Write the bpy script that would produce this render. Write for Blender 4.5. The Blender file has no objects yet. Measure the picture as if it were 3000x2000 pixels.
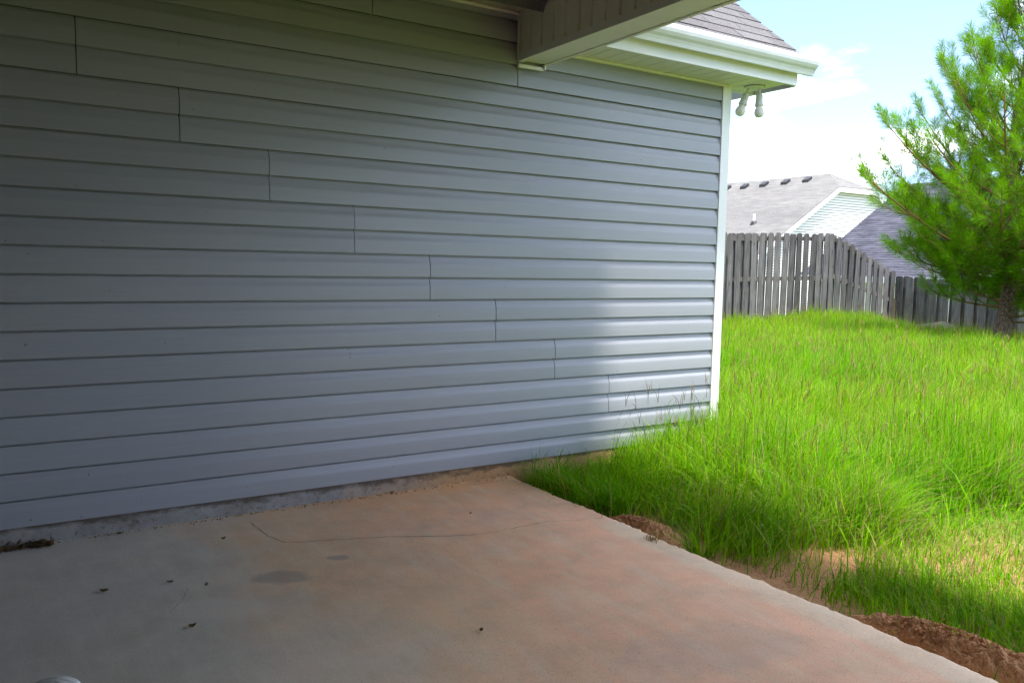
import bpy, math, random
import numpy as np
from mathutils import Matrix, Vector

rng = np.random.default_rng(7)
random.seed(7)
scene = bpy.context.scene
COL = scene.collection

# ------------------------------------------------------------------ camera
cam_data = bpy.data.cameras.new('camera')
cam = bpy.data.objects.new('camera', cam_data)
COL.objects.link(cam)
CF = Vector((0.53798461, 0.83795277, -0.09169358))
CR = Vector((0.84228602, -0.53869984, 0.01888774))
CU = Vector((0.03356828, 0.08739353, 0.99560813))
CO = Vector((-3.99319, -3.79757, 1.16897))
m = Matrix.Identity(4)
for i in range(3):
    m[i][0] = CR[i]; m[i][1] = CU[i]; m[i][2] = -CF[i]; m[i][3] = CO[i]
cam.matrix_world = m
cam_data.sensor_width = 36.0
cam_data.sensor_fit = 'HORIZONTAL'
cam_data.lens = 36.0 * 2388.166 / 3000.0
cam_data.clip_start = 0.02
cam_data.clip_end = 3000
scene.camera = cam

# ------------------------------------------------------------------ sun, sky, exposure
SUN_DIR = Vector((0.02, 0.26, -1.0)).normalized()      # the way the light travels
SUN_EL = math.asin(-SUN_DIR.z)
sun_data = bpy.data.lights.new('sun', 'SUN')
sun_data.energy = 1.35
sun_data.angle = math.radians(8.0)      # veiled by thin cloud: soft shadow edges
sun_data.color = (1.0, 0.955, 0.87)
sun = bpy.data.objects.new('sun', sun_data)
COL.objects.link(sun)
sun.rotation_euler = SUN_DIR.to_track_quat('-Z', 'Y').to_euler()
sun.location = (0, 0, 20)

world = bpy.data.worlds.new('World')
scene.world = world
world.use_nodes = True
wn, wl = world.node_tree.nodes, world.node_tree.links
wn.clear()
w_out = wn.new('ShaderNodeOutputWorld')
w_bg = wn.new('ShaderNodeBackground')
w_bg.inputs['Strength'].default_value = 0.085
sky = wn.new('ShaderNodeTexSky')
sky.sky_type = 'NISHITA'
sky.sun_disc = False
sky.sun_elevation = SUN_EL
sky.sun_rotation = math.radians(184)
sky.air_density = 0.55
sky.dust_density = 1.6
sky.ozone_density = 1.0
# cumulus over the whole sky: noise on the direction, flattened towards the horizon
w_tc = wn.new('ShaderNodeTexCoord')
w_sep = wn.new('ShaderNodeSeparateXYZ')
wl.new(w_tc.outputs['Generated'], w_sep.inputs[0])
w_add = wn.new('ShaderNodeMath'); w_add.operation = 'ADD'; w_add.inputs[1].default_value = 0.22
wl.new(w_sep.outputs['Z'], w_add.inputs[0])
w_mx = wn.new('ShaderNodeMath'); w_mx.operation = 'MAXIMUM'; w_mx.inputs[1].default_value = 0.05
wl.new(w_add.outputs[0], w_mx.inputs[0])
w_div = wn.new('ShaderNodeVectorMath'); w_div.operation = 'DIVIDE'
wl.new(w_tc.outputs['Generated'], w_div.inputs[0])
w_cmb = wn.new('ShaderNodeCombineXYZ')
for k in range(3):
    wl.new(w_mx.outputs[0], w_cmb.inputs[k])
wl.new(w_cmb.outputs[0], w_div.inputs[1])
w_map = wn.new('ShaderNodeMapping')
w_map.inputs['Location'].default_value = (0.866142988204956, -2.775027275085449, 6.207319736480713)
w_map.inputs['Scale'].default_value = (1.0, 1.0, 0.6)
wl.new(w_div.outputs[0], w_map.inputs[0])
w_noise = wn.new('ShaderNodeTexNoise')
w_noise.inputs['Scale'].default_value = 1.5
w_noise.inputs['Detail'].default_value = 8.0
w_noise.inputs['Roughness'].default_value = 0.52
wl.new(w_map.outputs[0], w_noise.inputs['Vector'])
w_ramp = wn.new('ShaderNodeValToRGB')
w_ramp.color_ramp.interpolation = 'EASE'
w_ramp.color_ramp.elements[0].position = 0.51
w_ramp.color_ramp.elements[0].color = (0, 0, 0, 1)
w_ramp.color_ramp.elements[1].position = 0.76
w_ramp.color_ramp.elements[1].color = (1, 1, 1, 1)
wl.new(w_noise.outputs['Fac'], w_ramp.inputs['Fac'])
w_mix = wn.new('ShaderNodeMix'); w_mix.data_type = 'RGBA'
wl.new(w_ramp.outputs['Color'], w_mix.inputs['Factor'])
wl.new(sky.outputs['Color'], w_mix.inputs['A'])
w_mix.inputs['B'].default_value = (21.0, 21.0, 21.2, 1)
wl.new(w_mix.outputs['Result'], w_bg.inputs['Color'])
wl.new(w_bg.outputs[0], w_out.inputs['Surface'])

vs = scene.view_settings
vs.view_transform = 'Standard'
vs.look = 'None'
vs.gamma = 1.0
vs.use_curve_mapping = False
vs.exposure = 2.75
scene.cycles.max_bounces = 10
scene.cycles.diffuse_bounces = 6
scene.cycles.use_denoising = True
scene.render.film_transparent = False

# ------------------------------------------------------------------ helpers
WLOC = {}


class MB:
    def __init__(self):
        self.v, self.f = [], []

    def add(self, verts, faces):
        o = len(self.v)
        self.v += [tuple(p) for p in verts]
        self.f += [tuple(i + o for i in q) for q in faces]
        return self

    def box(self, x0, x1, y0, y1, z0, z1):
        v = [(x0, y0, z0), (x1, y0, z0), (x1, y1, z0), (x0, y1, z0),
             (x0, y0, z1), (x1, y0, z1), (x1, y1, z1), (x0, y1, z1)]
        return self.add(v, [(0, 3, 2, 1), (4, 5, 6, 7), (0, 1, 5, 4), (1, 2, 6, 5), (2, 3, 7, 6), (3, 0, 4, 7)])

    def prof(self, pts, a0, a1, axis='x', closed=True, caps=True):
        """extrude a 2D profile along an axis; x: pts are (y,z), y: pts are (x,z)"""
        n = len(pts)
        V = []
        for a in (a0, a1):
            for p in pts:
                V.append((a, p[0], p[1]) if axis == 'x' else (p[0], a, p[1]) if axis == 'y' else (p[0], p[1], a))
        F = []
        for i in range(n if closed else n - 1):
            j = (i + 1) % n
            F.append((i, j, n + j, n + i))
        if closed and caps:
            F.append(tuple(range(n - 1, -1, -1)))
            F.append(tuple(range(n, 2 * n)))
        return self.add(V, F)

    def lathe(self, prof, base, axis, seg=16):
        """prof: list of (r, t) along axis from base"""
        ax = Vector(axis).normalized()
        a = ax.orthogonal().normalized()
        b = ax.cross(a)
        V, F = [], []
        for r, t in prof:
            for k in range(seg):
                th = 2 * math.pi * k / seg
                V.append(Vector(base) + ax * t + (a * math.cos(th) + b * math.sin(th)) * r)
        for i in range(len(prof) - 1):
            for k in range(seg):
                k2 = (k + 1) % seg
                F.append((i * seg + k, i * seg + k2, (i + 1) * seg + k2, (i + 1) * seg + k))
        F.append(tuple(range(seg - 1, -1, -1)))
        F.append(tuple((len(prof) - 1) * seg + k for k in range(seg)))
        return self.add(V, F)

    def tube(self, pts, radii, seg=7):
        V, F = [], []
        pts = [Vector(p) for p in pts]
        for i, p in enumerate(pts):
            d = (pts[min(i + 1, len(pts) - 1)] - pts[max(i - 1, 0)]).normalized()
            ref = Vector((0, 0, 1)) if abs(d.z) < 0.9 else Vector((1, 0, 0))
            a = d.cross(ref).normalized()
            b = d.cross(a)
            for k in range(seg):
                th = 2 * math.pi * k / seg
                V.append(p + (a * math.cos(th) + b * math.sin(th)) * radii[i])
        for i in range(len(pts) - 1):
            for k in range(seg):
                k2 = (k + 1) % seg
                F.append((i * seg + k, (i + 1) * seg + k, (i + 1) * seg + k2, i * seg + k2))
        F.append(tuple(range(seg)))
        F.append(tuple((len(pts) - 1) * seg + k for k in range(seg - 1, -1, -1)))
        return self.add(V, F)

    def mesh(self, name, mat=None, smooth=False):
        me = bpy.data.meshes.new(name)
        me.from_pydata(self.v, [], self.f)
        if mat:
            me.materials.append(mat)
        if smooth:
            me.polygons.foreach_set('use_smooth', [True] * len(me.polygons))
        me.update()
        return me


def link(name, me, parent=None, loc=(0, 0, 0), rotz=0.0):
    o = bpy.data.objects.new(name, me)
    COL.objects.link(o)
    loc = Vector(loc)
    WLOC[o.name] = loc
    if parent is not None:
        o.parent = parent
        o.location = loc - WLOC[parent.name]
    else:
        o.location = loc
    if rotz:
        o.rotation_euler = (0, 0, rotz)
    return o


def part(name, mb, mat, parent, smooth=False, bevel=0.0):
    o = link(name, mb.mesh(name, mat, smooth), parent)
    if bevel:
        md = o.modifiers.new('bevel', 'BEVEL')
        md.width = bevel; md.segments = 2; md.limit_method = 'ANGLE'
    return o


def thing(name, label, cat, loc=(0, 0, 0), group=None):
    o = link(name, None, None, loc)
    o.empty_display_size = 0.2
    return tag(o, label, cat, group)


def tag(o, label=None, cat=None, group=None, kind=None):
    if label: o['label'] = label
    if cat: o['category'] = cat
    if group: o['group'] = group
    if kind: o['kind'] = kind
    return o


def np_mesh(name, verts, quads=None, tris=None, mat=None, attrs=None):
    me = bpy.data.meshes.new(name)
    nq = 0 if quads is None else len(quads)
    nt = 0 if tris is None else len(tris)
    me.vertices.add(len(verts))
    me.vertices.foreach_set('co', np.ascontiguousarray(verts, dtype=np.float32).ravel())
    loops = []
    if nq: loops.append(np.asarray(quads, dtype=np.int32).ravel())
    if nt: loops.append(np.asarray(tris, dtype=np.int32).ravel())
    loops = np.concatenate(loops)
    me.loops.add(len(loops))
    me.loops.foreach_set('vertex_index', loops)
    me.polygons.add(nq + nt)
    starts = np.concatenate([np.arange(nq) * 4, nq * 4 + np.arange(nt) * 3]).astype(np.int32)
    me.polygons.foreach_set('loop_start', starts)
    if attrs:
        for nm, arr in attrs.items():
            at = me.attributes.new(nm, 'FLOAT_COLOR', 'POINT')
            c = np.ones((len(verts), 4), dtype=np.float32)
            c[:, :3] = arr
            at.data.foreach_set('color', c.ravel())
    if mat: me.materials.append(mat)
    me.update(calc_edges=True)
    me.validate()
    return me


# ------------------------------------------------------------------ materials
class NM:
    """small node-material helper"""
    def __init__(self, name, rough=0.6, spec=0.5):
        self.m = bpy.data.materials.new(name)
        self.m.use_nodes = True
        self.n, self.l = self.m.node_tree.nodes, self.m.node_tree.links
        self.b = self.n['Principled BSDF']
        self.b.inputs['Roughness'].default_value = rough
        self.b.inputs['Specular IOR Level'].default_value = spec
        self._tc = None

    def tc(self, which='Object'):
        if not self._tc:
            self._tc = self.n.new('ShaderNodeTexCoord')
        return self._tc.outputs[which]

    def pos(self):
        return self.n.new('ShaderNodeNewGeometry').outputs['Position']

    def mapping(self, src, scale=(1, 1, 1), loc=(0, 0, 0)):
        mp = self.n.new('ShaderNodeMapping')
        mp.inputs['Scale'].default_value = scale
        mp.inputs['Location'].default_value = loc
        self.l.new(src, mp.inputs[0])
        return mp.outputs[0]

    def noise(self, src, scale, detail=4, rough=0.55, dist=0.0):
        t = self.n.new('ShaderNodeTexNoise')
        t.inputs['Scale'].default_value = scale
        t.inputs['Detail'].default_value = detail
        t.inputs['Roughness'].default_value = rough
        t.inputs['Distortion'].default_value = dist
        self.l.new(src, t.inputs['Vector'])
        return t.outputs['Fac']

    def ramp(self, fac, stops):
        r = self.n.new('ShaderNodeValToRGB')
        e = r.color_ramp.elements
        while len(e) < len(stops): e.new(0.5)
        for k, (p, c) in enumerate(stops):
            e[k].position = p
            e[k].color = (c, c, c, 1) if not hasattr(c, '__len__') else (*c, 1)
        self.l.new(fac, r.inputs['Fac'])
        return r.outputs['Color']

    def mix(self, fac, a, b, mode='MIX'):
        x = self.n.new('ShaderNodeMix'); x.data_type = 'RGBA'; x.blend_type = mode
        for s, i in ((fac, 'Factor'), (a, 'A'), (b, 'B')):
            if hasattr(s, 'links'):
                self.l.new(s, x.inputs[i])
            elif i == 'Factor':
                x.inputs[i].default_value = s
            else:
                x.inputs[i].default_value = (*s, 1) if len(s) == 3 else s
        return x.outputs['Result']

    def math(self, op, a, b=None, c=None, clamp=False):
        x = self.n.new('ShaderNodeMath'); x.operation = op; x.use_clamp = clamp
        for k, s in enumerate((a, b, c)):
            if s is None: continue
            if hasattr(s, 'links'): self.l.new(s, x.inputs[k])
            else: x.inputs[k].default_value = s
        return x.outputs[0]

    def sep(self, v):
        s = self.n.new('ShaderNodeSeparateXYZ')
        self.l.new(v, s.inputs[0])
        return s.outputs

    def rand(self):
        return self.n.new('ShaderNodeObjectInfo').outputs['Random']

    def color(self, s):
        if hasattr(s, 'links'): self.l.new(s, self.b.inputs['Base Color'])
        else: self.b.inputs['Base Color'].default_value = (*s, 1)
        return self

    def bump(self, h, strength=0.3, dist=0.01):
        bn = self.n.new('ShaderNodeBump')
        bn.inputs['Strength'].default_value = strength
        bn.inputs['Distance'].default_value = dist
        self.l.new(h, bn.inputs['Height'])
        self.l.new(bn.outputs[0], self.b.inputs['Normal'])
        return self

    def rough(self, s):
        self.l.new(s, self.b.inputs['Roughness'])
        return self


def mat_vinyl_siding(name, base, rough=0.42):
    k = NM(name, rough, 0.5)
    P = k.pos()
    streak = k.noise(k.mapping(P, (2.2, 1, 130)), 1.0, 5, 0.6)
    blot = k.noise(P, 1.3, 4)
    c = k.mix(k.ramp(streak, [(0.3, 0.0), (0.7, 1.0)]), tuple(x * 0.965 for x in base), tuple(x * 1.03 for x in base))
    c = k.mix(k.ramp(blot, [(0.35, 0.0), (0.75, 0.16)]), c, (base[0] * 1.02, base[1] * 0.93, base[2] * 0.8))
    jit = k.math('MULTIPLY_ADD', k.rand(), 0.07, 0.965)
    cm = k.n.new('ShaderNodeCombineXYZ')
    for q in range(3): k.l.new(jit, cm.inputs[q])
    c = k.mix(1.0, c, cm.outputs[0], 'MULTIPLY')
    # sparse little specks of dirt
    sp = k.noise(P, 38, 2, 0.5)
    c = k.mix(k.ramp(sp, [(0.76, 0.0), (0.80, 0.6)]), c, (0.10, 0.085, 0.06))
    k.color(c)
    k.bump(streak, 0.12, 0.002)
    k.rough(k.math('MULTIPLY_ADD', blot, 0.14, rough - 0.07))
    return k.m


M = {}
M['siding'] = mat_vinyl_siding('grey_blue_vinyl', (0.308, 0.324, 0.360), 0.36)


def mat_white(name, base, rough=0.4, dirt=0.25, dirt_col=(0.30, 0.24, 0.13)):
    k = NM(name, rough, 0.5)
    P = k.pos()
    a = k.noise(P, 2.4, 5)
    b = k.noise(k.mapping(P, (9, 9, 1.6)), 1.0, 4)
    f = k.math('MULTIPLY', k.ramp(a, [(0.4, 0.0), (0.8, 1.0)]), k.ramp(b, [(0.35, 0.2), (0.7, 1.0)]))
    c = k.mix(k.math('MULTIPLY', f, dirt), base, dirt_col)
    k.color(c)
    k.bump(k.noise(P, 60, 2), 0.04, 0.002)
    return k.m


M['trim'] = mat_white('white_vinyl_trim', (0.80, 0.81, 0.80), 0.38, 0.12)
M['soffit'] = mat_white('ivory_soffit', (0.80, 0.79, 0.73), 0.45, 0.25)
M['beam'] = mat_white('ivory_beam_panel', (0.84, 0.81, 0.68), 0.45, 0.35)
M['gutter'] = mat_white('white_painted_gutter', (0.76, 0.78, 0.80), 0.28, 0.42, (0.33, 0.31, 0.26))
M['dark'] = NM('dark_gap', 0.9, 0.1).color((0.02, 0.02, 0.018)).m


def mat_soil(name, c0, c1, bump=0.6):
    k = NM(name, 0.95, 0.15)
    P = k.pos()
    a = k.noise(P, 4.0, 6, 0.62)
    b = k.noise(P, 95.0, 3, 0.6)
    c = k.mix(k.ramp(a, [(0.3, 0.0), (0.7, 1.0)]), c0, c1)
    c = k.mix(k.ramp(b, [(0.32, 0.6), (0.46, 0.0)]), c, tuple(x * 0.35 for x in c0))
    k.color(c)
    k.bump(k.math('ADD', k.math('MULTIPLY', a, 0.6), b), bump, 0.012)
    return k.m


M['mound'] = mat_soil('crumbly_brown_soil', (0.56, 0.285, 0.140), (0.66, 0.38, 0.205), 0.9)


def mat_ground():
    k = NM('red_clay_and_thatch', 0.95, 0.1)
    P = k.pos()
    a = k.noise(P, 1.7, 6, 0.6)
    b = k.noise(P, 60, 4, 0.65)
    clay = k.mix(a, (0.33, 0.165, 0.075), (0.46, 0.27, 0.15))
    clay = k.mix(k.ramp(b, [(0.3, 0.7), (0.55, 0.0)]), clay, (0.17, 0.09, 0.04))
    thatch = k.mix(b, (0.06, 0.115, 0.010), (0.17, 0.23, 0.03))
    x = k.sep(P)
    edge = k.math('MULTIPLY_ADD', x[0], -0.75, 0.28)         # clay by the slab, thatch further out
    edge = k.math('ADD', edge, k.math('MULTIPLY', k.math('SUBTRACT', a, 0.5), 2.2))
    edge = k.math('SUBTRACT', edge, k.math('MULTIPLY', k.math('GREATER_THAN', k.math('ABSOLUTE', k.math('ADD', x[1], 1.0)), 5.7), 20.0))
    k.color(k.mix(k.ramp(edge, [(0.12, 0.0), (0.75, 1.0)]), thatch, clay))
    k.bump(b, 0.7, 0.02)
    return k.m


M['ground'] = mat_ground()


def mat_patio():
    k = NM('stained_concrete', 0.82, 0.25)
    P = k.pos()
    x = k.sep(P)
    big = k.noise(P, 1.1, 5, 0.55)
    mid = k.noise(P, 6.0, 6, 0.62)
    fine = k.noise(P, 150.0, 3, 0.7)
    brush = k.noise(k.mapping(P, (14, 3.5, 1)), 1.0, 5, 0.6)
    u = k.math('ADD', x[0], k.math('MULTIPLY', k.math('SUBTRACT', big, 0.5), 1.7))
    u = k.math('MULTIPLY_ADD', u, 0.36, 1.50)
    base = k.ramp(u, [(0.04, (0.520, 0.500, 0.465)), (0.30, (0.570, 0.515, 0.435)),
                      (0.44, (0.720, 0.480, 0.290)), (0.66, (0.830, 0.455, 0.260)), (0.98, (0.850, 0.480, 0.300))])
    # the part away from the wall is greyer, washed cement
    g = k.math('MULTIPLY_ADD', x[1], -0.52, -0.58)
    g = k.math('ADD', g, k.math('MULTIPLY', k.math('SUBTRACT', big, 0.5), 1.4), clamp=True)
    base = k.mix(k.math('MULTIPLY', g, 0.40), base, (0.680, 0.500, 0.385))
    # orange clay washed along the foundation towards the open end
    o1 = k.math('MULTIPLY', k.ramp(k.math('MULTIPLY_ADD', x[1], 1.0, 1.0), [(0.45, 0.0), (0.95, 1.0)]),
                k.ramp(k.math('MULTIPLY_ADD', x[0], 0.5, 1.75), [(0.3, 0.0), (0.75, 1.0)]))
    base = k.mix(k.math('MULTIPLY', o1, k.ramp(mid, [(0.3, 0.45), (0.7, 0.95)])), base, (0.705, 0.375, 0.142))
    # trowelled margin along the free edge, paler
    band = k.math('ADD', x[0], k.math('MULTIPLY', k.math('SUBTRACT', mid, 0.5), 0.07))
    band = k.ramp(k.math('MULTIPLY_ADD', band, 10.0, 17.2), [(0.15, 0.0), (0.55, 1.0)])
    band = k.math('MULTIPLY', band, k.ramp(k.math('MULTIPLY_ADD', x[1], -1.0, 0.0), [(0.9, 0.05), (1.7, 0.42)]))
    base = k.mix(band, base, (0.720, 0.690, 0.497))
    base = k.mix(k.ramp(mid, [(0.32, 0.32), (0.62, 0.0)]), base, (0.330, 0.262, 0.185))
    base = k.mix(k.ramp(brush, [(0.45, 0.0), (0.8, 0.38)]), base, (0.720, 0.705, 0.540))

    def blob(cx, cy, rx, ry, ang):
        ca, sa = math.cos(ang), math.sin(ang)
        dx = k.math('SUBTRACT', x[0], cx); dy = k.math('SUBTRACT', x[1], cy)
        a = k.math('MULTIPLY_ADD', dx, ca / rx, k.math('MULTIPLY', dy, sa / rx))
        b = k.math('MULTIPLY_ADD', dx, -sa / ry, k.math('MULTIPLY', dy, ca / ry))
        r = k.math('ADD', k.math('MULTIPLY', a, a), k.math('MULTIPLY', b, b))
        r = k.math('ADD', r, k.math('MULTIPLY', k.math('SUBTRACT', mid, 0.5), 1.6))
        return k.ramp(r, [(0.45, 1.0), (1.0, 0.0)])
    base = k.mix(k.math('MULTIPLY', blob(-3.11, -0.865, 0.13, 0.075, -0.5), 0.55), base, (0.285, 0.247, 0.206))
    base = k.mix(k.math('MULTIPLY', blob(-2.86, -0.775, 0.055, 0.035, -0.5), 0.6), base, (0.270, 0.232, 0.199))
    base = k.mix(k.math('MULTIPLY', blob(-3.38, -1.03, 0.20, 0.10, -0.5), 0.35), base, (0.660, 0.630, 0.568))
    base = k.mix(k.math('MULTIPLY', blob(-2.10, -2.10, 0.35, 0.18, -0.3), 0.25), base, (0.390, 0.307, 0.248))
    base = k.mix(k.ramp(k.noise(P, 420.0, 2, 0.6), [(0.55, 0.0), (0.72, 0.35)]), base, (0.74, 0.66, 0.56))
    base = k.mix(k.ramp(fine, [(0.30, 0.5), (0.46, 0.0)]), base, (0.240, 0.180, 0.128))
    k.color(base)
    k.bump(k.math('ADD', k.math('MULTIPLY', fine, 0.5), k.math('MULTIPLY', mid, 0.6)), 0.25, 0.004)
    return k.m


M['patio'] = mat_patio()


def mat_foundation():
    k = NM('old_foundation_concrete', 0.85, 0.2)
    P = k.pos()
    x = k.sep(P)
    a = k.noise(P, 7.0, 6, 0.65, 0.6)
    b = k.noise(P, 45.0, 4, 0.65)
    c = k.ramp(a, [(0.30, (0.13, 0.12, 0.10)), (0.40, (0.24, 0.232, 0.22)), (0.62, (0.33, 0.325, 0.32)), (0.8, (0.27, 0.22, 0.16))])
    r = k.math('ADD', k.math('MULTIPLY_ADD', x[0], 0.95, 2.6), k.math('MULTIPLY', k.math('SUBTRACT', a, 0.5), 1.2))
    c = k.mix(k.ramp(r, [(0.15, 0.0), (0.75, 0.92)]), c, (0.44, 0.27, 0.125))
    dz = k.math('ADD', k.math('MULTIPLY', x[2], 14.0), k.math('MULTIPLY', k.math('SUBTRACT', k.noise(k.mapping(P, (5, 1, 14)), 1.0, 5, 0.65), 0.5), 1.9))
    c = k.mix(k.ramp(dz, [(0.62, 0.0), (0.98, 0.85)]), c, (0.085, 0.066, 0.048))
    c = k.mix(k.ramp(b, [(0.3, 0.6), (0.46, 0.0)]), c, (0.09, 0.07, 0.05))
    k.color(c)
    k.bump(b, 0.5, 0.006)
    return k.m


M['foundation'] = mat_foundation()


def mat_shingle(name, c0, c1, grit=1.0):
    k = NM(name, 0.92, 0.2)
    P = k.pos()
    b = k.noise(P, 210, 2, 0.6)
    a = k.noise(P, 3.0, 4)
    c = k.mix(k.rand(), c0, c1)
    c = k.mix(k.ramp(a, [(0.4, 0.0), (0.8, 0.3)]), c, tuple(x * 0.7 for x in c0))
    c = k.mix(k.ramp(b, [(0.35, 0.65 * grit), (0.55, 0.0)]), c, tuple(x * 0.4 for x in c0))
    c = k.mix(k.ramp(b, [(0.60, 0.0), (0.74, 0.6 * grit)]), c, (0.5, 0.48, 0.47))
    k.color(c)
    k.bump(b, 0.5, 0.003)
    return k.m


def mat_block_brick():  # dark brick, so the added porch walls bounce little light
    k = NM('light_block_brick', 0.9, 0.2)
    t = k.n.new('ShaderNodeTexBrick')
    k.l.new(k.mapping(k.pos(), (1, 1, 1)), t.inputs['Vector'])
    t.inputs['Scale'].default_value = 4.5
    t.inputs['Color1'].default_value = (0.10, 0.045, 0.035, 1)
    t.inputs['Color2'].default_value = (0.14, 0.065, 0.045, 1)
    t.inputs['Mortar'].default_value = (0.2, 0.18, 0.16, 1)
    k.color(t.outputs['Color'])
    return k.m


M['block_brick'] = mat_block_brick()
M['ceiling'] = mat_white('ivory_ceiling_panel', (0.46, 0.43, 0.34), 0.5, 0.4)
M['shingle'] = mat_shingle('grey_asphalt_shingle', (0.105, 0.100, 0.104), (0.150, 0.146, 0.150))


def mat_far_roof(name, c0, c1, axis_scale, weather=(0.5, 0.46, 0.42), wa=0.4, streak=0.5):
    k = NM(name, 0.9, 0.2)
    P = k.pos()
    a = k.noise(k.mapping(P, axis_scale), 1.0, 3, 0.55)
    w = k.noise(k.mapping(P, (0.5, 0.16, 0.5)), 1.0, 5)
    b = k.noise(P, 14, 3, 0.6)
    c = k.mix(k.ramp(a, [(0.35, 0.0), (0.65, 1.0)]), c0, c1)
    c = k.mix(k.ramp(w, [(0.4, 0.0), (0.75, wa)]), c, weather)
    c = k.mix(k.ramp(b, [(0.4, 0.3), (0.6, 0.0)]), c, tuple(x * 0.5 for x in c0))
    k.color(c)
    k.bump(a, 0.4, 0.02)
    return k.m


M['roof_pale'] = mat_far_roof('pale_weathered_shingles', (0.150, 0.147, 0.142), (0.212, 0.208, 0.200), (4.0, 1.4, 16.0), (0.10, 0.098, 0.098), 0.6)
M['roof_plum'] = mat_far_roof('slate_purple_shingles', (0.036, 0.037, 0.052), (0.095, 0.096, 0.125), (2.0, 1.6, 10.0), (0.085, 0.085, 0.11), 0.3)
M['far_white'] = mat_white('neighbour_white_siding', (0.76, 0.74, 0.70), 0.5, 0.05)
M['far_trim'] = mat_white('neighbour_white_fascia', (0.78, 0.78, 0.78), 0.5, 0.05)
M['far_gap'] = NM('grey_lap_gap', 0.8, 0.2).color((0.16, 0.17, 0.19)).m
M['far_tan'] = mat_white('neighbour_tan_soffit', (0.48, 0.33, 0.15), 0.6, 0.2)
M['black'] = NM('black_vent_plastic', 0.5, 0.4).color((0.025, 0.025, 0.028)).m


def mat_wood(name, c0, c1, dark, along=(1, 1, 1)):
    k = NM(name, 0.85, 0.15)
    oi = k.n.new('ShaderNodeObjectInfo')
    off = k.n.new('ShaderNodeVectorMath'); off.operation = 'MULTIPLY_ADD'
    cmb = k.n.new('ShaderNodeCombineXYZ')
    for q in range(3): k.l.new(oi.outputs['Random'], cmb.inputs[q])
    k.l.new(cmb.outputs[0], off.inputs[0])
    off.inputs[1].default_value = (37, 53, 71)
    k.l.new(k.tc('Object'), off.inputs[2])
    V = off.outputs[0]
    grain = k.noise(k.mapping(V, along), 1.0, 6, 0.68, 0.25)
    blot = k.noise(V, 3.2, 4)
    c = k.mix(k.ramp(grain, [(0.32, 0.0), (0.68, 1.0)]), c0, c1)
    c = k.mix(k.ramp(blot, [(0.42, 0.0), (0.75, 0.5)]), c, dark)
    vo = k.n.new('ShaderNodeTexVoronoi')
    vo.inputs['Scale'].default_value = 1.0
    k.l.new(k.mapping(V, (7.0, 7.0, 2.6)), vo.inputs['Vector'])
    c = k.mix(k.ramp(vo.outputs['Distance'], [(0.05, 0.85), (0.14, 0.0)]), c, (0.07, 0.05, 0.04))
    jit = k.math('MULTIPLY_ADD', oi.outputs['Random'], 0.75, 0.62)
    cm = k.n.new('ShaderNodeCombineXYZ')
    for q in range(3): k.l.new(jit, cm.inputs[q])
    c = k.mix(1.0, c, cm.outputs[0], 'MULTIPLY')
    k.color(c)
    k.bump(grain, 0.5, 0.004)
    return k.m


M['fence'] = mat_wood('weathered_grey_cedar', (0.072, 0.067, 0.068), (0.215, 0.206, 0.210), (0.062, 0.056, 0.059), (42, 42, 2.2))
M['fence_rail'] = mat_wood('weathered_grey_rail', (0.085, 0.074, 0.066), (0.18, 0.16, 0.145), (0.07, 0.06, 0.055), (3, 3, 40))
M['fence_tan'] = mat_wood('fresh_tan_board', (0.30, 0.215, 0.115), (0.38, 0.28, 0.155), (0.25, 0.18, 0.10), (42, 42, 2.2))


def mat_leafy(name, rough=0.5, trans=0.35, gain=1.0):
    k = NM(name, rough, 0.06)
    at = k.n.new('ShaderNodeAttribute'); at.attribute_name = 'tint'
    c = at.outputs['Color']
    k.color(c)
    tr = k.n.new('ShaderNodeBsdfTranslucent')
    t2 = k.mix(1.0, c, (1.25 * gain, 1.2 * gain, 0.3), 'MULTIPLY')
    k.l.new(t2, tr.inputs['Color'])
    ms = k.n.new('ShaderNodeMixShader')
    ms.inputs[0].default_value = trans
    k.l.new(k.b.outputs[0], ms.inputs[1]); k.l.new(tr.outputs[0], ms.inputs[2])
    k.l.new(ms.outputs[0], k.n['Material Output'].inputs['Surface'])
    return k.m


M['grass'] = mat_leafy('grass_blade', 0.45, 0.42)
M['needle'] = mat_leafy('pine_needle', 0.42, 0.42)


def mat_bark():
    k = NM('scaly_pine_bark', 0.9, 0.15)
    P = k.pos()
    vo = k.n.new('ShaderNodeTexVoronoi'); vo.feature = 'DISTANCE_TO_EDGE'
    vo.inputs['Scale'].default_value = 1.0
    k.l.new(k.mapping(P, (26, 26, 11)), vo.inputs['Vector'])
    a = k.noise(P, 30, 4)
    c = k.mix(a, (0.16, 0.105, 0.075), (0.30, 0.22, 0.17))
    c = k.mix(k.ramp(vo.outputs['Distance'], [(0.02, 0.9), (0.12, 0.0)]), c, (0.045, 0.032, 0.025))
    k.color(c)
    k.bump(vo.outputs['Distance'], 0.8, 0.02)
    return k.m


M['bark'] = mat_bark()
M['twig'] = NM('orange_brown_twig', 0.8, 0.2).color((0.20, 0.115, 0.045)).m
M['fixture'] = mat_white('white_fixture_enamel', (0.72, 0.73, 0.72), 0.3, 0.1)
M['bulb'] = NM('frosted_bulb_plastic', 0.25, 0.5).color((0.78, 0.77, 0.66)).m
M['deadleaf'] = mat_soil('dry_brown_leaf', (0.10, 0.06, 0.025), (0.20, 0.12, 0.05), 0.3)
M['white_plastic'] = mat_white('white_ribbed_plastic', (0.78, 0.78, 0.76), 0.35, 0.1)

# ------------------------------------------------------------------ ground


def sstep(a, b, x):
    t = np.clip((x - a) / (b - a), 0, 1)
    return t * t * (3 - 2 * t)


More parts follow.
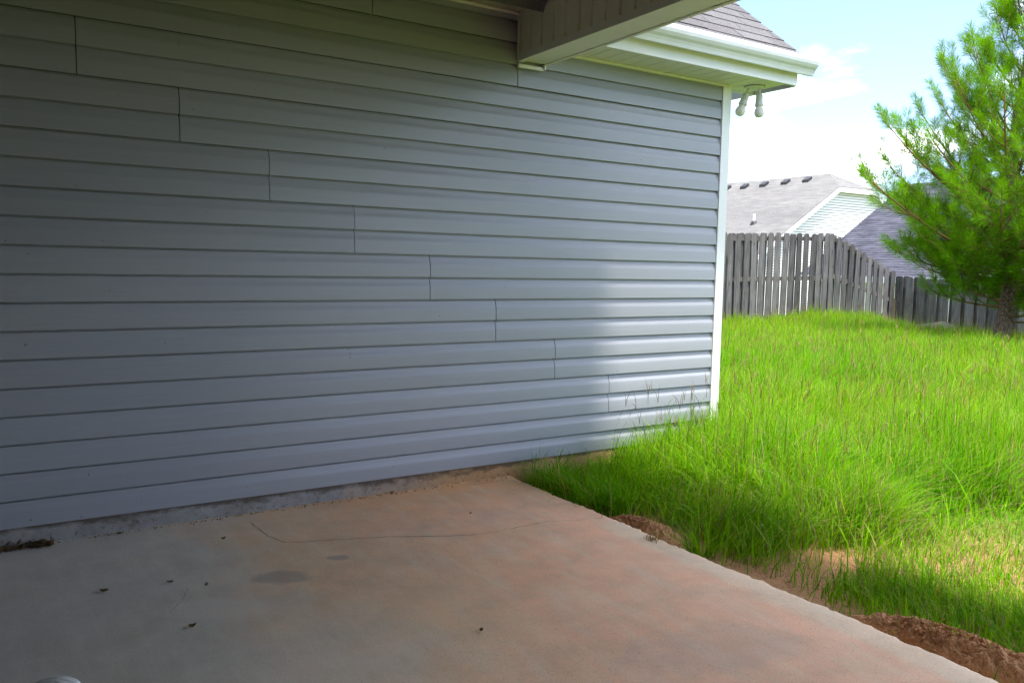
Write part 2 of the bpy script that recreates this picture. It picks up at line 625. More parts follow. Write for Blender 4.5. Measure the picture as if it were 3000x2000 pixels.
def ground_z(x, y):
    x = np.asarray(x, float); y = np.asarray(y, float)
    z = -0.075 + 0.02 * np.sin(x * 1.7 + y * 0.9) * sstep(-1.0, 1.0, x) + 0.012 * np.sin(x * 3.1 - y * 4.3)
    z = z + 0.10 * sstep(2.0, 8.5, x) + 0.05 * sstep(4, 7, y)
    z = z + 0.14 * np.exp(-(((x - 11.0) / 1.3) ** 2 + ((y - 6.6) / 0.9) ** 2))
    z = z - 0.36 * sstep(9.6, 12.6, x) * sstep(7.4, 5.6, y)
    z = z - 1.25 * sstep(13.2, 17.0, x)
    z = z - 0.9 * sstep(8.5, 18.0, y)
    return z


def axis_pts(lo, hi, fine_lo, fine_hi, step):
    a = list(np.arange(fine_lo, fine_hi, step))
    s, q = step, fine_hi
    while q < hi:
        a.append(q); s *= 1.35; q += s
    a.append(hi)
    s, q = step * 1.35, fine_lo - step
    left = []
    while q > lo:
        left.append(q); s *= 1.35; q -= s
    left.append(lo)
    return np.array(sorted(set(left + a)))


gx = axis_pts(-900, 900, -1.7, 15, 0.12)
gy = axis_pts(-900, 900, -4.0, 9, 0.12)
GX, GY = np.meshgrid(gx, gy)
GZ = ground_z(GX, GY)
under = (GX < -1.62) & (GY < 0.4) & (GY > -6.6)
GZ = np.where(under, -0.18, GZ)
far = np.hypot(GX, GY) > 60
GZ = np.where(far, -2.2, GZ)
nx, ny = len(gx), len(gy)
gv = np.stack([GX.ravel(), GY.ravel(), GZ.ravel()], 1)
ii, jj = np.meshgrid(np.arange(nx - 1), np.arange(ny - 1))
k0 = (jj * nx + ii).ravel()
gq = np.stack([k0, k0 + 1, k0 + nx + 1, k0 + nx], 1)
gm = np_mesh('ground', gv, gq, None, M['ground'])
gm.polygons.foreach_set('use_smooth', [True] * len(gm.polygons))
ground = link('ground', gm)
tag(ground, 'red clay ground under the overgrown lawn', kind='structure')

# ------------------------------------------------------------------ patio slab
mb = MB()
# top surface as a lightly uneven grid with a rounded free edge
px = np.concatenate([np.linspace(-8.0, -4.4, 10), np.linspace(-4.3, -1.60, 55), [-1.575, -1.560, -1.5525, -1.550]])
py = np.concatenate([np.linspace(-6.4, -3.2, 30), np.linspace(-3.17, 0.02, 170)])
PX, PY = np.meshgrid(px, py)
edge_j = 0.006 * np.sin(PY * 5.1) + 0.004 * np.sin(PY * 17.3 + 1.0) + np.repeat(rng.normal(0, 0.0035, len(py))[:, None], len(px), 1) - np.repeat((np.maximum(0, rng.normal(-0.6, 1, len(py))) * 0.008)[:, None], len(px), 1)
PXj = PX + edge_j * sstep(-1.8, -1.55, PX)
drop = np.interp(PX, [-1.60, -1.575, -1.560, -1.5525, -1.550], [0, -0.001, -0.004, -0.011, -0.022])
PZ = 0.0015 * np.sin(PX * 3.0) * np.sin(PY * 2.3) + drop
n0, n1 = len(px), len(py)
V = [tuple(q) for q in np.stack([PXj.ravel(), PY.ravel(), PZ.ravel()], 1)]
F = []
for j in range(n1 - 1):
    for i in range(n0 - 1):
        a = j * n0 + i
        F.append((a, a + 1, a + n0 + 1, a + n0))
base = len(V)
for j in range(n1):
    V.append((float(PXj[j, -1]) + 0.002, float(py[j]), -0.16))
for j in range(n1 - 1):
    F.append((j * n0 + n0 - 1, base + j, base + j + 1, (j + 1) * n0 + n0 - 1))
mb.add(V, F)
patio = link('patio', mb.mesh('patio', M['patio'], True))
tag(patio, 'concrete patio slab stained orange towards its free edge', kind='structure')


def crack(pts, w0, seed):
    r = random.Random(seed)
    P = []
    for a, b in zip(pts[:-1], pts[1:]):
        n = max(2, int(math.dist(a, b) / 0.018))
        for k in range(n):
            t = k / n
            P.append((a[0] + (b[0] - a[0]) * t + r.uniform(-1, 1) * 0.004, a[1] + (b[1] - a[1]) * t + r.uniform(-1, 1) * 0.005))
    P.append(pts[-1])
    V, F = [], []
    for k, p in enumerate(P):
        q = P[min(k + 1, len(P) - 1)]; o = P[max(k - 1, 0)]
        d = Vector((q[0] - o[0], q[1] - o[1], 0)).normalized()
        nrm = Vector((-d.y, d.x, 0))
        w = w0 * r.uniform(0.35, 1.25) * (0.4 if k in (0, len(P) - 1) else 1)
        z = 0.0015 * math.sin(p[0] * 3.0) * math.sin(p[1] * 2.3) + 0.0012
        V += [(p[0] + nrm.x * w, p[1] + nrm.y * w, z), (p[0] - nrm.x * w, p[1] - nrm.y * w, z)]
    for k in range(len(P) - 1):
        F.append((2 * k, 2 * k + 2, 2 * k + 3, 2 * k + 1))
    return MB().add(V, F)


M['crackm'] = NM('crack_dark', 0.95, 0.05).color((0.06, 0.045, 0.032)).m  # plain dark colour of the crack marks in the slab
part('crack', crack([(-3.038, -0.156), (-3.03, -0.302), (-3.024, -0.383), (-2.991, -0.492), (-2.903, -0.536), (-2.77, -0.582),
                     (-2.566, -0.652), (-2.372, -0.756), (-2.23, -0.805)], 0.0016, 3), M['crackm'], patio)
part('crack', crack([(-2.23, -0.805), (-2.148, -0.814), (-1.864, -0.801), (-1.72, -0.85), (-1.60, -0.882)], 0.0011, 4), M['crackm'], patio)
part('crack', crack([(-1.90, -0.083), (-1.812, -0.088), (-1.638, -0.086), (-1.59, -0.07)], 0.0014, 5), M['crackm'], patio)
part('crack', crack([(-3.43, -0.80), (-3.46, -0.89), (-3.52, -0.98)], 0.0007, 6), M['crackm'], patio)

# ------------------------------------------------------------------ the house
C = 0.1143                      # siding course
Z0 = 0.076                      # bottom of siding
XL = -7.4                       # left end of the wall
house = thing('house', 'near house with grey-blue lap siding, covered porch and white trim', 'house', (0, 0, 0))

mb = MB().box(XL, 0.052, 0.008, 8.0, -0.05, 2.62)
mb.prof([(0.008, 2.62), (8.0, 2.62), (4.0, 2.62 + 0.81 * 3.7)], XL, 0.052, 'x')
part('wall', mb, M['dark'], house)

# foundation, set back under the siding, lightly uneven
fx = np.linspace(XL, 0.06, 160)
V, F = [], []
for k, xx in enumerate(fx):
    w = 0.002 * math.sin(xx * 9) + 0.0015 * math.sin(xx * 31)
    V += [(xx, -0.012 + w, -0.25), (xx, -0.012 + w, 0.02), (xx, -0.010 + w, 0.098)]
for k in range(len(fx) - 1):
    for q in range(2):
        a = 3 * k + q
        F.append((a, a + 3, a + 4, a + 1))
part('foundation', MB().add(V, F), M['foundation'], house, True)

# dutch-lap profile of one double panel, (outwards, up)
course = [(0.0035, 0.0015), (0.0155, 0.0), (0.0165, 0.0015), (0.0160, 0.030), (0.0150, 0.060), (0.0143, 0.0665), (0.0128, 0.071),
          (0.0098, 0.079), (0.0070, 0.088), (0.0054, 0.096), (0.0048, 0.1035), (0.0040, 0.1050), (-0.0045, 0.1060), (-0.0045, 0.1155)]


def siding_panel_mesh(x0, x1, z0, ncourse=2, wob=0.0, zmax=9.0):
    pts = []
    for c in range(ncourse):
        for o, z in course:
            pts.append((o, z0 + c * C + z))
    pts = [(o, min(z, zmax)) for o, z in pts]
    nseg = max(2, int((x1 - x0) / 0.22))
    V, F = [], []
    n = len(pts)
    ph = rng.uniform(0, 6.28)
    for i in range(nseg + 1):
        xx = x0 + (x1 - x0) * i / nseg
        a = wob * (math.sin(xx * 2.1 + ph) * 0.6 + math.sin(xx * 5.3 + ph * 2) * 0.4)
        for o, z in pts:
            V.append((xx, -(o + a * (0.0 if o < 0.006 else 1.0)), z))
    for i in range(nseg):
        for j in range(n - 1):
            p = i * n + j
            F.append((p, p + n, p + n + 1, p + 1))
    # returned panel ends so that the joint has depth
    for i, flip in ((0, False), (nseg, True)):
        b = len(V)
        for j in range(n):
            v = V[i * n + j]
            V.append((v[0], 0.006, v[2]))
        for j in range(n - 1):
            p = i * n + j
            q = (p, p + 1, b + j + 1, b + j)
            F.append(q[::-1] if flip else q)
    return MB().add(V, F)


seams = {1: -0.865, 2: -1.271, 3: -1.673, 4: -2.075, 5: -2.487, 6: -2.899, 7: -3.283, 8: -3.670, 9: -1.562, 10: -2.4, 0: -4.4}
for r in range(0, 11):
    z0 = Z0 + 2 * r * C
    xs = [seams[r]]
    while xs[-1] > XL + 0.4: xs.append(xs[-1] - 3.66)
    xs = [q for q in xs if q > XL + 0.1]
    ends = [0.004] + xs + [XL]
    for a, b in zip(ends[1:], ends[:-1]):
        if b - a < 0.02: continue
        gap = rng.uniform(0.0028, 0.0045)
        nc = 2
        part('siding_panel', siding_panel_mesh(a + (gap if a > XL + 0.01 else 0), b, z0, nc, 0.0011, 2.60), M['siding'], house, True)
for o in [q for q in bpy.data.objects if q.name.startswith('siding_panel')]:
    md = o.modifiers.new('edges', 'EDGE_SPLIT'); md.split_angle = math.radians(32)

# side wall round the corner: the same courses joined
mb = MB()
for c in range(22):
    z = Z0 + c * C
    pts = [(0.060 + o, z + q) for o, q in course]
    mb.prof(pts, 0.02, 8.0, 'y', closed=False)
part('side_siding', mb, M['siding'], house)

# corner post: front leaf, side leaf
mb = MB()
mb.prof([(0.0, -0.022), (0.075, -0.022), (0.075, 0.075), (0.055, 0.075), (0.055, -0.002), (0.0, -0.002)], -0.02, 2.351, 'z')
part('corner_trim', mb, M['trim'], house, False, 0.003)

# ---- eave: soffit panels, mouldings, fascia, gutter, roof
ZS = 2.351
FY = -0.268
PITCH = 0.1016
xg = -1.111 + 0.0
x_edges = [xg + PITCH * k for k in range(-3, 15)]
for a, b in zip(x_edges[:-1], x_edges[1:]):
    b = min(b, 0.372)
    if b - a < 0.02: continue
    prof = [(a + 0.0015, ZS + 0.012), (a + 0.0015, ZS + 0.008), (a + 0.011, ZS), (b - 0.003, ZS - 0.001), (b - 0.0015, ZS + 0.012)]
    part('soffit_panel', MB().prof(prof, FY + 0.004, 0.055, 'y'), M['soffit'], house)
mb = MB().box(-1.47, 0.055, -0.030, -0.004, ZS - 0.014, ZS - 0.001)        # wall channel
part('soffit_channel', mb, M['soffit'], house, False, 0.002)
mb = MB().box(-1.47, 0.380, FY - 0.018, FY, ZS - 0.006, 2.535)
part('fascia', mb, M['trim'], house, False, 0.002)
mb = MB().box(0.372, 0.388, FY - 0.0005, 0.40, ZS - 0.009, 2.50)           # end of the eave box
mb.box(0.0765, 0.3715, 0.056, 0.072, ZS - 0.009, 2.50)
part('eave_end_board', mb, M['trim'], house, False, 0.002)
# gutter: K profile (y outwards is negative)
gp = [(FY - 0.0200, 2.512), (FY - 0.0200, 2.418), (FY - 0.070, 2.402), (FY - 0.078, 2.404), (FY - 0.083, 2.420), (FY - 0.092, 2.436),
      (FY - 0.106, 2.448), (FY - 0.117, 2.464), (FY - 0.121, 2.482), (FY - 0.1215, 2.500), (FY - 0.116, 2.505), (FY - 0.112, 2.500)]
inner = [(y + (0.003 if i else 0.001), z + 0.003) for i, (y, z) in enumerate(gp)]
prof = gp + inner[::-1][1:]
mb = MB().prof(prof, -1.47, 0.452, 'x')
part('gutter', mb, M['gutter'], house, False)
mb = MB().prof(gp[:-2] + [(FY - 0.0195, 2.505)], 0.4525, 0.456, 'x')
part('gutter_end_cap', mb, M['gutter'], house, False)

# roof deck and shingles; plane through (y=-0.31, z=2.520) with slope .81
SL = 0.81
def roof_z(y): return 2.512 + SL * (y + 0.31)
RX = 0.425
mb = MB()
mb.prof([(-0.30, roof_z(-0.30) - 0.012), (4.0, roof_z(4.0) - 0.012), (4.0, roof_z(4.0) - 0.10), (-0.25, roof_z(-0.25) - 0.10)], XL - 0.4, RX - 0.012, 'x')
mb.prof([(4.0, roof_z(4.0) - 0.012), (8.3, roof_z(4.0) - 0.012 - SL * 4.3), (8.3, roof_z(4.0) - 0.10 - SL * 4.3), (4.0, roof_z(4.0) - 0.10)], XL - 0.4, RX - 0.012, 'x')
roof = part('roof', mb, M['shingle'], house)
mb = MB().prof([(-0.322, roof_z(-0.322) - 0.028), (-0.322, roof_z(-0.322) - 0.004), (-0.20, roof_z(-0.20) - 0.006), (-0.20, roof_z(-0.20) - 0.012)], -1.47, RX - 0.006, 'x')
part('drip_edge', mb, M['trim'], roof)
nrm = Vector((0, -SL, 1)).normalized()
up = Vector((0, 1, SL)).normalized()
EXP = 0.127
sh_meshes = {}
for row in range(26):
    off = (row * 0.118) % 0.305
    x = RX + 0.004
    first = True
    while x > -1.75:
        w = 0.305
        if first:
            w = 0.305 - off if off < 0.28 else 0.305
            first = False
        a, b = x - w, x
        y0 = -0.325 + row * EXP * up.y
        base_p = Vector((0, y0, roof_z(-0.325) + (row * EXP) * up.z))
        key = (round(w, 3), random.randrange(3))
        if key not in sh_meshes:
            t = 0.0065 + 0.0012 * key[1]
            sk = 0.0015 * (key[1] - 1)
            p = []
            for (xx, s, h) in ((0, 0, 0), (w - 0.0045, sk, 0), (w - 0.0045, EXP + 0.03, -0.005), (0, EXP + 0.03, -0.005),
                               (0, 0, t), (w - 0.0045, sk, t), (w - 0.0045, EXP + 0.03, 0.0012), (0, EXP + 0.03, 0.0012)):
                q = up * s + nrm * h
                p.append((xx, q.y, q.z))
            sh_meshes[key] = MB().add(p, [(0, 3, 2, 1), (4, 5, 6, 7), (0, 1, 5, 4), (1, 2, 6, 5), (2, 3, 7, 6), (3, 0, 4, 7)]).mesh('shingle', M['shingle'])
        link('shingle', sh_meshes[key], roof, (a, base_p.y, base_p.z))
        x -= w

# ---- porch: beam, ceiling, posts, cover
BX0, BX1, BZ, CZ = -1.568, -1.380, 2.264, 2.513
YF = -6.0                        # front of the porch
mb = MB().box(BX0 + 0.012, BX1 - 0.012, YF, -0.017, BZ + 0.010, 2.583)
beam = part('beam', mb, M['beam'], house)
y = -0.034
k = 0
while y > YF:
    y1 = max(y - 0.1035, YF)
    z0b, z1b = BZ + 0.034, CZ - 0.030
    pts = [(y - 0.003, BX0 + 0.0125), (y - 0.003, BX0 + 0.0095), (y - 0.016, BX0 + 0.003), (y1 + 0.006, BX0 + 0.0015), (y1 + 0.003, BX0 + 0.0125)]
    q = MB().prof([(p[1], p[0]) for p in pts], z0b, z1b, 'z')
    part('beam_panel', q, M['beam'], beam)
    q = MB().prof([(p[1] if False else BX1 - (p[1] - BX0), p[0]) for p in pts], z0b, z1b + 0.1, 'z')
    part('beam_panel', q, M['beam'], beam)
    # underside strip with a notched outer end
    n = 0.030
    V = []
    for z in (BZ + 0.002, BZ + 0.010):
        V += [(BX0 + 0.034, y - 0.0006, z), (BX0 + 0.034, y1 + 0.0006, z), (BX1 - 0.020, y1 + 0.0006, z), (BX1 - 0.020, y - 0.012, z), (BX1 - 0.020 - n, y - 0.0006, z)]
    q = MB().add(V, [(0, 1, 2, 3, 4), (9, 8, 7, 6, 5), (0, 5, 6, 1), (1, 6, 7, 2), (2, 7, 8, 3), (3, 8, 9, 4), (4, 9, 5, 0)])
    part('beam_underside_panel', q, M['soffit'], beam)
    y = y1
def ltrim(pts): return MB().prof(pts, YF, -0.0175, 'y')
part('corner_strip', ltrim([(BX0, BZ - 0.002), (BX0 + 0.038, BZ - 0.002), (BX0 + 0.038, BZ + 0.0015), (BX0 + 0.0035, BZ + 0.0015), (BX0 + 0.0035, BZ + 0.036), (BX0, BZ + 0.036)]), M['soffit'], beam)
part('corner_strip', ltrim([(BX1, BZ - 0.002), (BX1 - 0.022, BZ - 0.002), (BX1 - 0.022, BZ + 0.0015), (BX1 - 0.0035, BZ + 0.0015), (BX1 - 0.0035, BZ + 0.036), (BX1, BZ + 0.036)]), M['soffit'], beam)
part('top_strip', ltrim([(BX0 - 0.001, CZ - 0.034), (BX0 + 0.006, CZ - 0.034), (BX0 + 0.006, CZ - 0.002), (BX0 - 0.001, CZ - 0.002)]), M['beam'], beam)
part('end_channel', MB().box(BX0 - 0.002, BX0 + 0.0075, -0.036, -0.0172, BZ - 0.002, CZ - 0.003), M['beam'], beam)
part('end_channel', MB().box(BX0 - 0.0025, BX1 - 0.028, -0.040, -0.0172, BZ - 0.034, BZ - 0.0165), M['trim'], beam, False, 0.002)
part('end_channel', MB().box(BX1 - 0.030, BX1 - 0.020, -0.050, -0.0168, BZ - 0.030, BZ - 0.0025), M['trim'], beam, False, 0.001)

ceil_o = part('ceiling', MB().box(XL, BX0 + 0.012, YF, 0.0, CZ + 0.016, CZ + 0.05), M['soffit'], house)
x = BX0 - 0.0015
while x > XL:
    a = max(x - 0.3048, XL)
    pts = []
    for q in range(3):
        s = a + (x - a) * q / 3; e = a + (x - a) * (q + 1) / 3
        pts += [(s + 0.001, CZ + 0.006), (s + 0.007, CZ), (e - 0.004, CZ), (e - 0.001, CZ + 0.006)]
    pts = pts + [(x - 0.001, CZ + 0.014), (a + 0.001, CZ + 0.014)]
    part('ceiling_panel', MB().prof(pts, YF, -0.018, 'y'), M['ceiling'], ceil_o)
    x = a
part('ceiling_moulding', MB().box(XL, BX0 - 0.002, -0.040, -0.0172, CZ - 0.012, CZ - 0.0015), M['beam'], ceil_o, False, 0.002)
# cover above the porch: low gable, ridge running outwards
mb = MB().prof([(-0.93, 2.585), (-0.93, 2.70), (-4.3, 4.05), (XL, 2.70), (XL, 2.585)], YF - 0.35, 1.8, 'y')
part('porch_roof', mb, M['shingle'], house)
part('front_beam', MB().box(XL, BX1, YF - 0.19, YF - 0.001, BZ, 2.58), M['beam'], house)
mb = MB().box(-1.545, -1.405, YF - 0.17, YF - 0.03, -0.02, BZ - 0.002)
mb.box(-1.56, -1.39, YF - 0.185, YF - 0.015, -0.02, 0.12)
part('porch_post', mb, M['trim'], house, False, 0.004)
# two unseen walls, added to keep light off the left side of the porch
part('light_block_wall', MB().box(XL - 0.2, XL - 0.002, YF - 0.18, 0.0, -0.05, 2.55), M['block_brick'], house)
part('light_block_wall', MB().box(XL - 0.2, -1.62, YF - 0.17, -4.15, -0.05, 2.50), M['block_brick'], house)

# ------------------------------------------------------------------ eave flood light
fl = thing('flood_light', 'white two-bulb flood light hanging under the eave corner', 'light', (0.205, -0.095, ZS))
pc = Vector((0.205, -0.095, ZS))
part('mounting_plate', MB().lathe([(0.062, 0.0), (0.063, -0.004), (0.060, -0.009), (0.030, -0.012), (0.006, -0.013)], pc, (0, 0, 1), 28), M['fixture'], fl)
part('gasket', MB().lathe([(0.0655, -0.001), (0.0655, -0.0035)], pc, (0, 0, 1), 28), M['dark'], fl)
rdir = Vector((0.842, -0.539, 0))
for off, tilt, fw in ((-0.033, -0.34, 0.0), (0.034, 0.00, 0.012)):
    b = pc + rdir * off + Vector((0.01, 0.015, 0)) * (1 if off < 0 else 0.6)
    d = (Vector((0, 0, -1)) + rdir * tilt + Vector((-0.538, -0.838, 0)) * 0.10).normalized()
    arm = part('knuckle', MB().tube([b + Vector((0, 0, -0.008)), b + d * 0.022, b + d * 0.036, b + d * 0.050], [0.0075, 0.0085, 0.0100, 0.0085], 12), M['fixture'], fl, True)
    s = b + d * 0.048
    part('socket', MB().lathe([(0.012, 0), (0.0205, 0.003), (0.0225, 0.008), (0.0245, 0.044), (0.0250, 0.060), (0.0275, 0.064), (0.0275, 0.076), (0.0245, 0.0775)], s, d, 20), M['fixture'], fl, True)
    e = s + d * 0.0765
    bl = part('bulb', MB().lathe([(0.0190, 0), (0.0200, 0.008), (0.0235, 0.016), (0.0285, 0.026), (0.0310, 0.037), (0.0312, 0.047), (0.0285, 0.058), (0.0215, 0.067), (0.0115, 0.072), (0.002, 0.0735)], e, d, 20), M['bulb'], fl, True)
    if off < 0:
        part('switch_slot', MB().box(*[c for ax in range(3) for c in ((s + d * 0.035 - Vector((0.538, 0.838, 0)) * 0.021)[ax] - 0.003, (s + d * 0.035 - Vector((0.538, 0.838, 0)) * 0.021)[ax] + 0.003)]), M['dark'], fl)

# ------------------------------------------------------------------ fences


def picket_mesh(w, h, t, variant):
    r = random.Random(variant)
    e = 0.03
    lean = r.uniform(-0.006, 0.006)
    pts = [(-w / 2, 0), (w / 2, 0), (w / 2 + lean, h - e), (w / 2 - e * r.uniform(0.7, 1.0) + lean, h), (-w / 2 + e * r.uniform(0.7, 1.0) + lean, h), (-w / 2 + lean, h - e)]
    n = len(pts)
    V = [(p[0], -t / 2, p[1]) for p in pts] + [(p[0], t / 2, p[1]) for p in pts]
    F = [tuple(range(n)), tuple(range(2 * n - 1, n - 1, -1))]
    for i in range(n):
        j = (i + 1) % n
        F.append((i, i + n, j + n, j))
    return MB().add(V, F).mesh('picket', M['fence'])


PK = {}


def get_picket(h):
    key = (round(h, 2), random.randrange(3))
    if key not in PK:
        PK[key] = picket_mesh(0.14, h, 0.017, key[1] * 7 + 1)
    return PK[key]


FYL = 7.0
f1 = thing('picket_fence', 'tall weathered grey shadowbox fence stepping down to a lower corner', 'fence', (6.0, FYL, 0))
pitch = 0.2159
x = 5.4
def top_left(xx): return np.interp(xx, [7.6, 10.85, 13.05], [1.865, 1.965, 1.20]) if xx > 7.6 else 1.865
k = 0
while x < 13.0:
    for side in (0, 1):
        xx = x + side * pitch / 2
        if xx > 13.02: continue
        gz = float(ground_z(xx, FYL))
        tp = float(top_left(xx)) + random.uniform(-0.012, 0.012) + (0.004 if side else 0)
        h = max(0.9, round(tp - gz + 0.03, 2))
        o = link('picket', get_picket(h), f1, (xx + random.uniform(-0.008, 0.008), FYL + (-0.0275 if side == 0 else 0.0275), tp - h))
        o.rotation_euler = (random.uniform(-0.010, 0.010), random.uniform(-0.014, 0.014), random.uniform(-0.08, 0.08))
    x += pitch if x < 10.9 else 0.2159
for hz in (0.20, 0.95, 1.72):
    # level run, then falling run
    for a, b in ((5.3, 7.9), (7.902, 10.35), (10.352, 13.0)):
        za = hz + (top_left(a) - 1.865) * (1 if hz > 1.5 else 0.75 if hz > 0.5 else 0)
        zb = hz + (top_left(b) - 1.865) * (1 if hz > 1.5 else 0.65 if hz > 0.5 else 0)
        if a < 10.9 < b and hz > 0.5:
            zm = hz + (top_left(10.85) - 1.865)
            for (p0, q0, p1, q1) in ((a, za, 10.85, zm), (10.852, zm, b, zb)):
                part('rail', MB().prof([(p0, q0), (p1, q1), (p1, q1 + 0.085), (p0, q0 + 0.085)], FYL - 0.018, FYL + 0.018, 'y'), M['fence_rail'], f1)
        else:
            part('rail', MB().prof([(a, za), (b, zb), (b, zb + 0.085), (a, za + 0.085)], FYL - 0.018, FYL + 0.018, 'y'), M['fence_rail'], f1)
for px_ in (5.35, 7.9, 10.36, 12.98):
    gz = float(ground_z(px_, FYL)); tp = float(top_left(px_)) - 0.06
    part('post', MB().box(px_ - 0.045, px_ + 0.045, FYL + 0.038, FYL + 0.128, gz - 0.05, tp), M['fence'], f1)

FX = 13.09
f2 = thing('picket_fence', 'low weathered grey picket fence running behind the pine tree', 'fence', (FX, 4.0, 0))
y = 6.86
def top_right(yy): return 1.125 + (yy - 6.85) * 0.066
k = 0
while y > 0.4:
    for side in (0, 1):
        yy = y - side * 0.130
        gz = float(ground_z(FX, yy))
        tp = float(top_right(yy)) + random.uniform(-0.012, 0.012)
        h = round(tp - gz + 0.03, 2)
        if side == 0 and k == 0:
            pass
        o = link('picket', get_picket(h), f2, (FX + (-0.029 if side == 0 else 0.029), yy + random.uniform(-0.012, 0.012), tp - h), math.pi / 2)
        o.rotation_euler = (random.uniform(-0.012, 0.012), random.uniform(-0.01, 0.01), -math.pi / 2 + random.uniform(-0.05, 0.05))
        o.scale = (1.24, 1, 1)
    y -= 0.262
    k += 1
for hz in (-0.16, 0.80):
    for a, b in ((6.95, 4.6), (4.598, 2.2), (2.198, 0.2)):
        za, zb = hz + (a - 6.85) * 0.066, hz + (b - 6.85) * 0.066
        mbx = MB()
        V = []
        for yy, zz in ((a, za), (b, zb)):
            V += [(FX - 0.0195, yy, zz), (FX + 0.0195, yy, zz), (FX + 0.0195, yy, zz + 0.085), (FX - 0.0195, yy, zz + 0.085)]
        mbx.add(V, [(0, 1, 2, 3), (7, 6, 5, 4), (0, 4, 5, 1), (1, 5, 6, 2), (2, 6, 7, 3), (3, 7, 4, 0)])
        part('rail', mbx, M['fence_rail'], f2)
for yy in (4.6, 2.2, 0.3):
    gz = float(ground_z(FX, yy))
    part('post', MB().box(FX + 0.046, FX + 0.136, yy - 0.045, yy + 0.045, gz - 0.05, float(top_right(yy)) - 0.05), M['fence'], f2)
pt = part('picket', MB().box(FX - 0.060, FX - 0.042, 6.93, 7.03, -0.30, 0.62), M['fence_tan'], f2)
tag(pt, 'fresh tan patch board beside the fence corner')

# lumber left lying at the foot of the low fence
def board(pts_mid, w, t, name, label, grp=None):
    a, b = Vector(pts_mid[0]), Vector(pts_mid[1])
    d = (b - a).normalized()
    s = Vector((0.35, 0.0, 1)).cross(d).normalized()
    u = d.cross(s).normalized()
    V = []
    for p in (a, b):
        V += [p - u * w / 2 - s * t / 2, p + u * w / 2 - s * t / 2, p + u * w / 2 + s * t / 2, p - u * w / 2 + s * t / 2]
    o = link(name, MB().add(V, [(0, 1, 2, 3), (7, 6, 5, 4), (0, 4, 5, 1), (1, 5, 6, 2), (2, 6, 7, 3), (3, 7, 4, 0)]).mesh(name, M['fence']))
    return tag(o, label, 'board', grp)


g0 = lambda x, y: float(ground_z(x, y))
board([(12.55, 6.05, g0(12.55, 6.05) + 0.22), (12.55, 5.55, g0(12.55, 5.55) + 0.40)], 0.16, 0.03, 'scrap_board', 'left sloping half of the grey scrap boards by the low fence')
board([(12.52, 5.54, g0(12.55, 5.55) + 0.41), (12.50, 4.85, g0(12.5, 4.85) + 0.25)], 0.16, 0.03, 'scrap_board', 'right sloping half of the grey scrap boards by the low fence')
board([(12.25, 5.25, g0(12.3, 5.2) + 0.16), (12.2, 3.9, g0(12.2, 3.9) + 0.17)], 0.14, 0.09, 'scrap_board', 'long grey timber lying level at the foot of the low fence')

# ------------------------------------------------------------------ neighbour houses
n1 = thing('neighbour_house', 'white sided house with pale grey clipped-gable roof beyond the fence', 'house', (29, 24, -1.0))
GY_ = 19.3
RZ, RXc, P1 = 5.73, 29.0, 0.605
HW = 6.2
ez = RZ - P1 * (HW + 0.35)
ci = 1.315
cz = RZ - P1 * ci
OV = 0.22
mb = MB()
t = 0.14
yb = 44.0
gy0 = GY_ - OV
ry = 20.62
xl, xr = RXc - HW - 0.35, RXc + HW + 0.35
# left slope, right slope, clipped hip
V = [(xl, gy0, ez), (RXc - ci, gy0, cz), (RXc, ry, RZ), (RXc, yb, RZ), (xl, yb, ez),
     (xr, gy0, ez), (RXc + ci, gy0, cz), (xr, yb, ez)]
top = [(0, 1, 2, 3, 4), (5, 7, 3, 2, 6), (1, 6, 2)]
V2 = [(x, y, z - t) for x, y, z in V]
F = top + [tuple(i + 8 for i in q[::-1]) for q in top]
for a, b in ((0, 1), (1, 6), (6, 5), (5, 7), (7, 3), (3, 4), (4, 0)):
    F.append((a, a + 8, b + 8, b))
n1roof = part('roof', MB().add(V + V2, F), M['roof_pale'], n1)
# fascia boards along the rake and the clip
def slab_between(a, b, d0, d1, y0, y1):
    return MB().add([(a[0], y0, a[1] - d0), (b[0], y0, b[1] - d0), (b[0], y0, b[1] - d1), (a[0], y0, a[1] - d1),
                     (a[0], y1, a[1] - d0), (b[0], y1, b[1] - d0), (b[0], y1, b[1] - d1), (a[0], y1, a[1] - d1)],
                    [(3, 2, 1, 0), (4, 5, 6, 7), (0, 1, 5, 4), (1, 2, 6, 5), (2, 3, 7, 6), (3, 0, 4, 7)])
for a, b in (((xl, ez), (RXc - ci, cz)), ((RXc - ci + 0.002, cz), (RXc + ci - 0.002, cz)), ((RXc + ci, cz), (xr, ez))):
    part('fascia', slab_between(a, b, 0.035, 0.24, gy0 - 0.025, gy0 - 0.002), M['far_trim'], n1roof)
    part('rake_soffit', slab_between(a, b, 0.20, 0.215, gy0, GY_ - 0.02), M['far_trim'], n1roof)
# gable wall in lapped courses, each clipped to the roof line
mb = MB()
z = -1.0
wz = lambda zz: min(HW, max(0.0, (RZ - 0.16 - zz) / P1)) if zz < cz - 0.15 else 0
while z < cz - 0.16:
    w0, w1 = min(HW, (RZ - 0.18 - z) / P1), min(HW, (RZ - 0.18 - z - C) / P1)
    mb.add([(RXc - w0, GY_ - 0.024, z), (RXc + w0, GY_ - 0.024, z), (RXc + w1, GY_ - 0.010, z + C - 0.022), (RXc - w1, GY_ - 0.010, z + C - 0.022),
            (RXc - w0, GY_, z), (RXc + w0, GY_, z), (RXc + w1, GY_ + 0.004, z + C - 0.022), (RXc - w1, GY_ + 0.004, z + C - 0.022)], [(0, 1, 2, 3), (0, 4, 5, 1), (3, 2, 6, 7)])
    z += C
part('siding', mb, M['far_white'], n1)
mb = MB().box(RXc - HW, RXc + HW, GY_ + 0.022, yb - 0.2, -2.2, ez - 0.05)
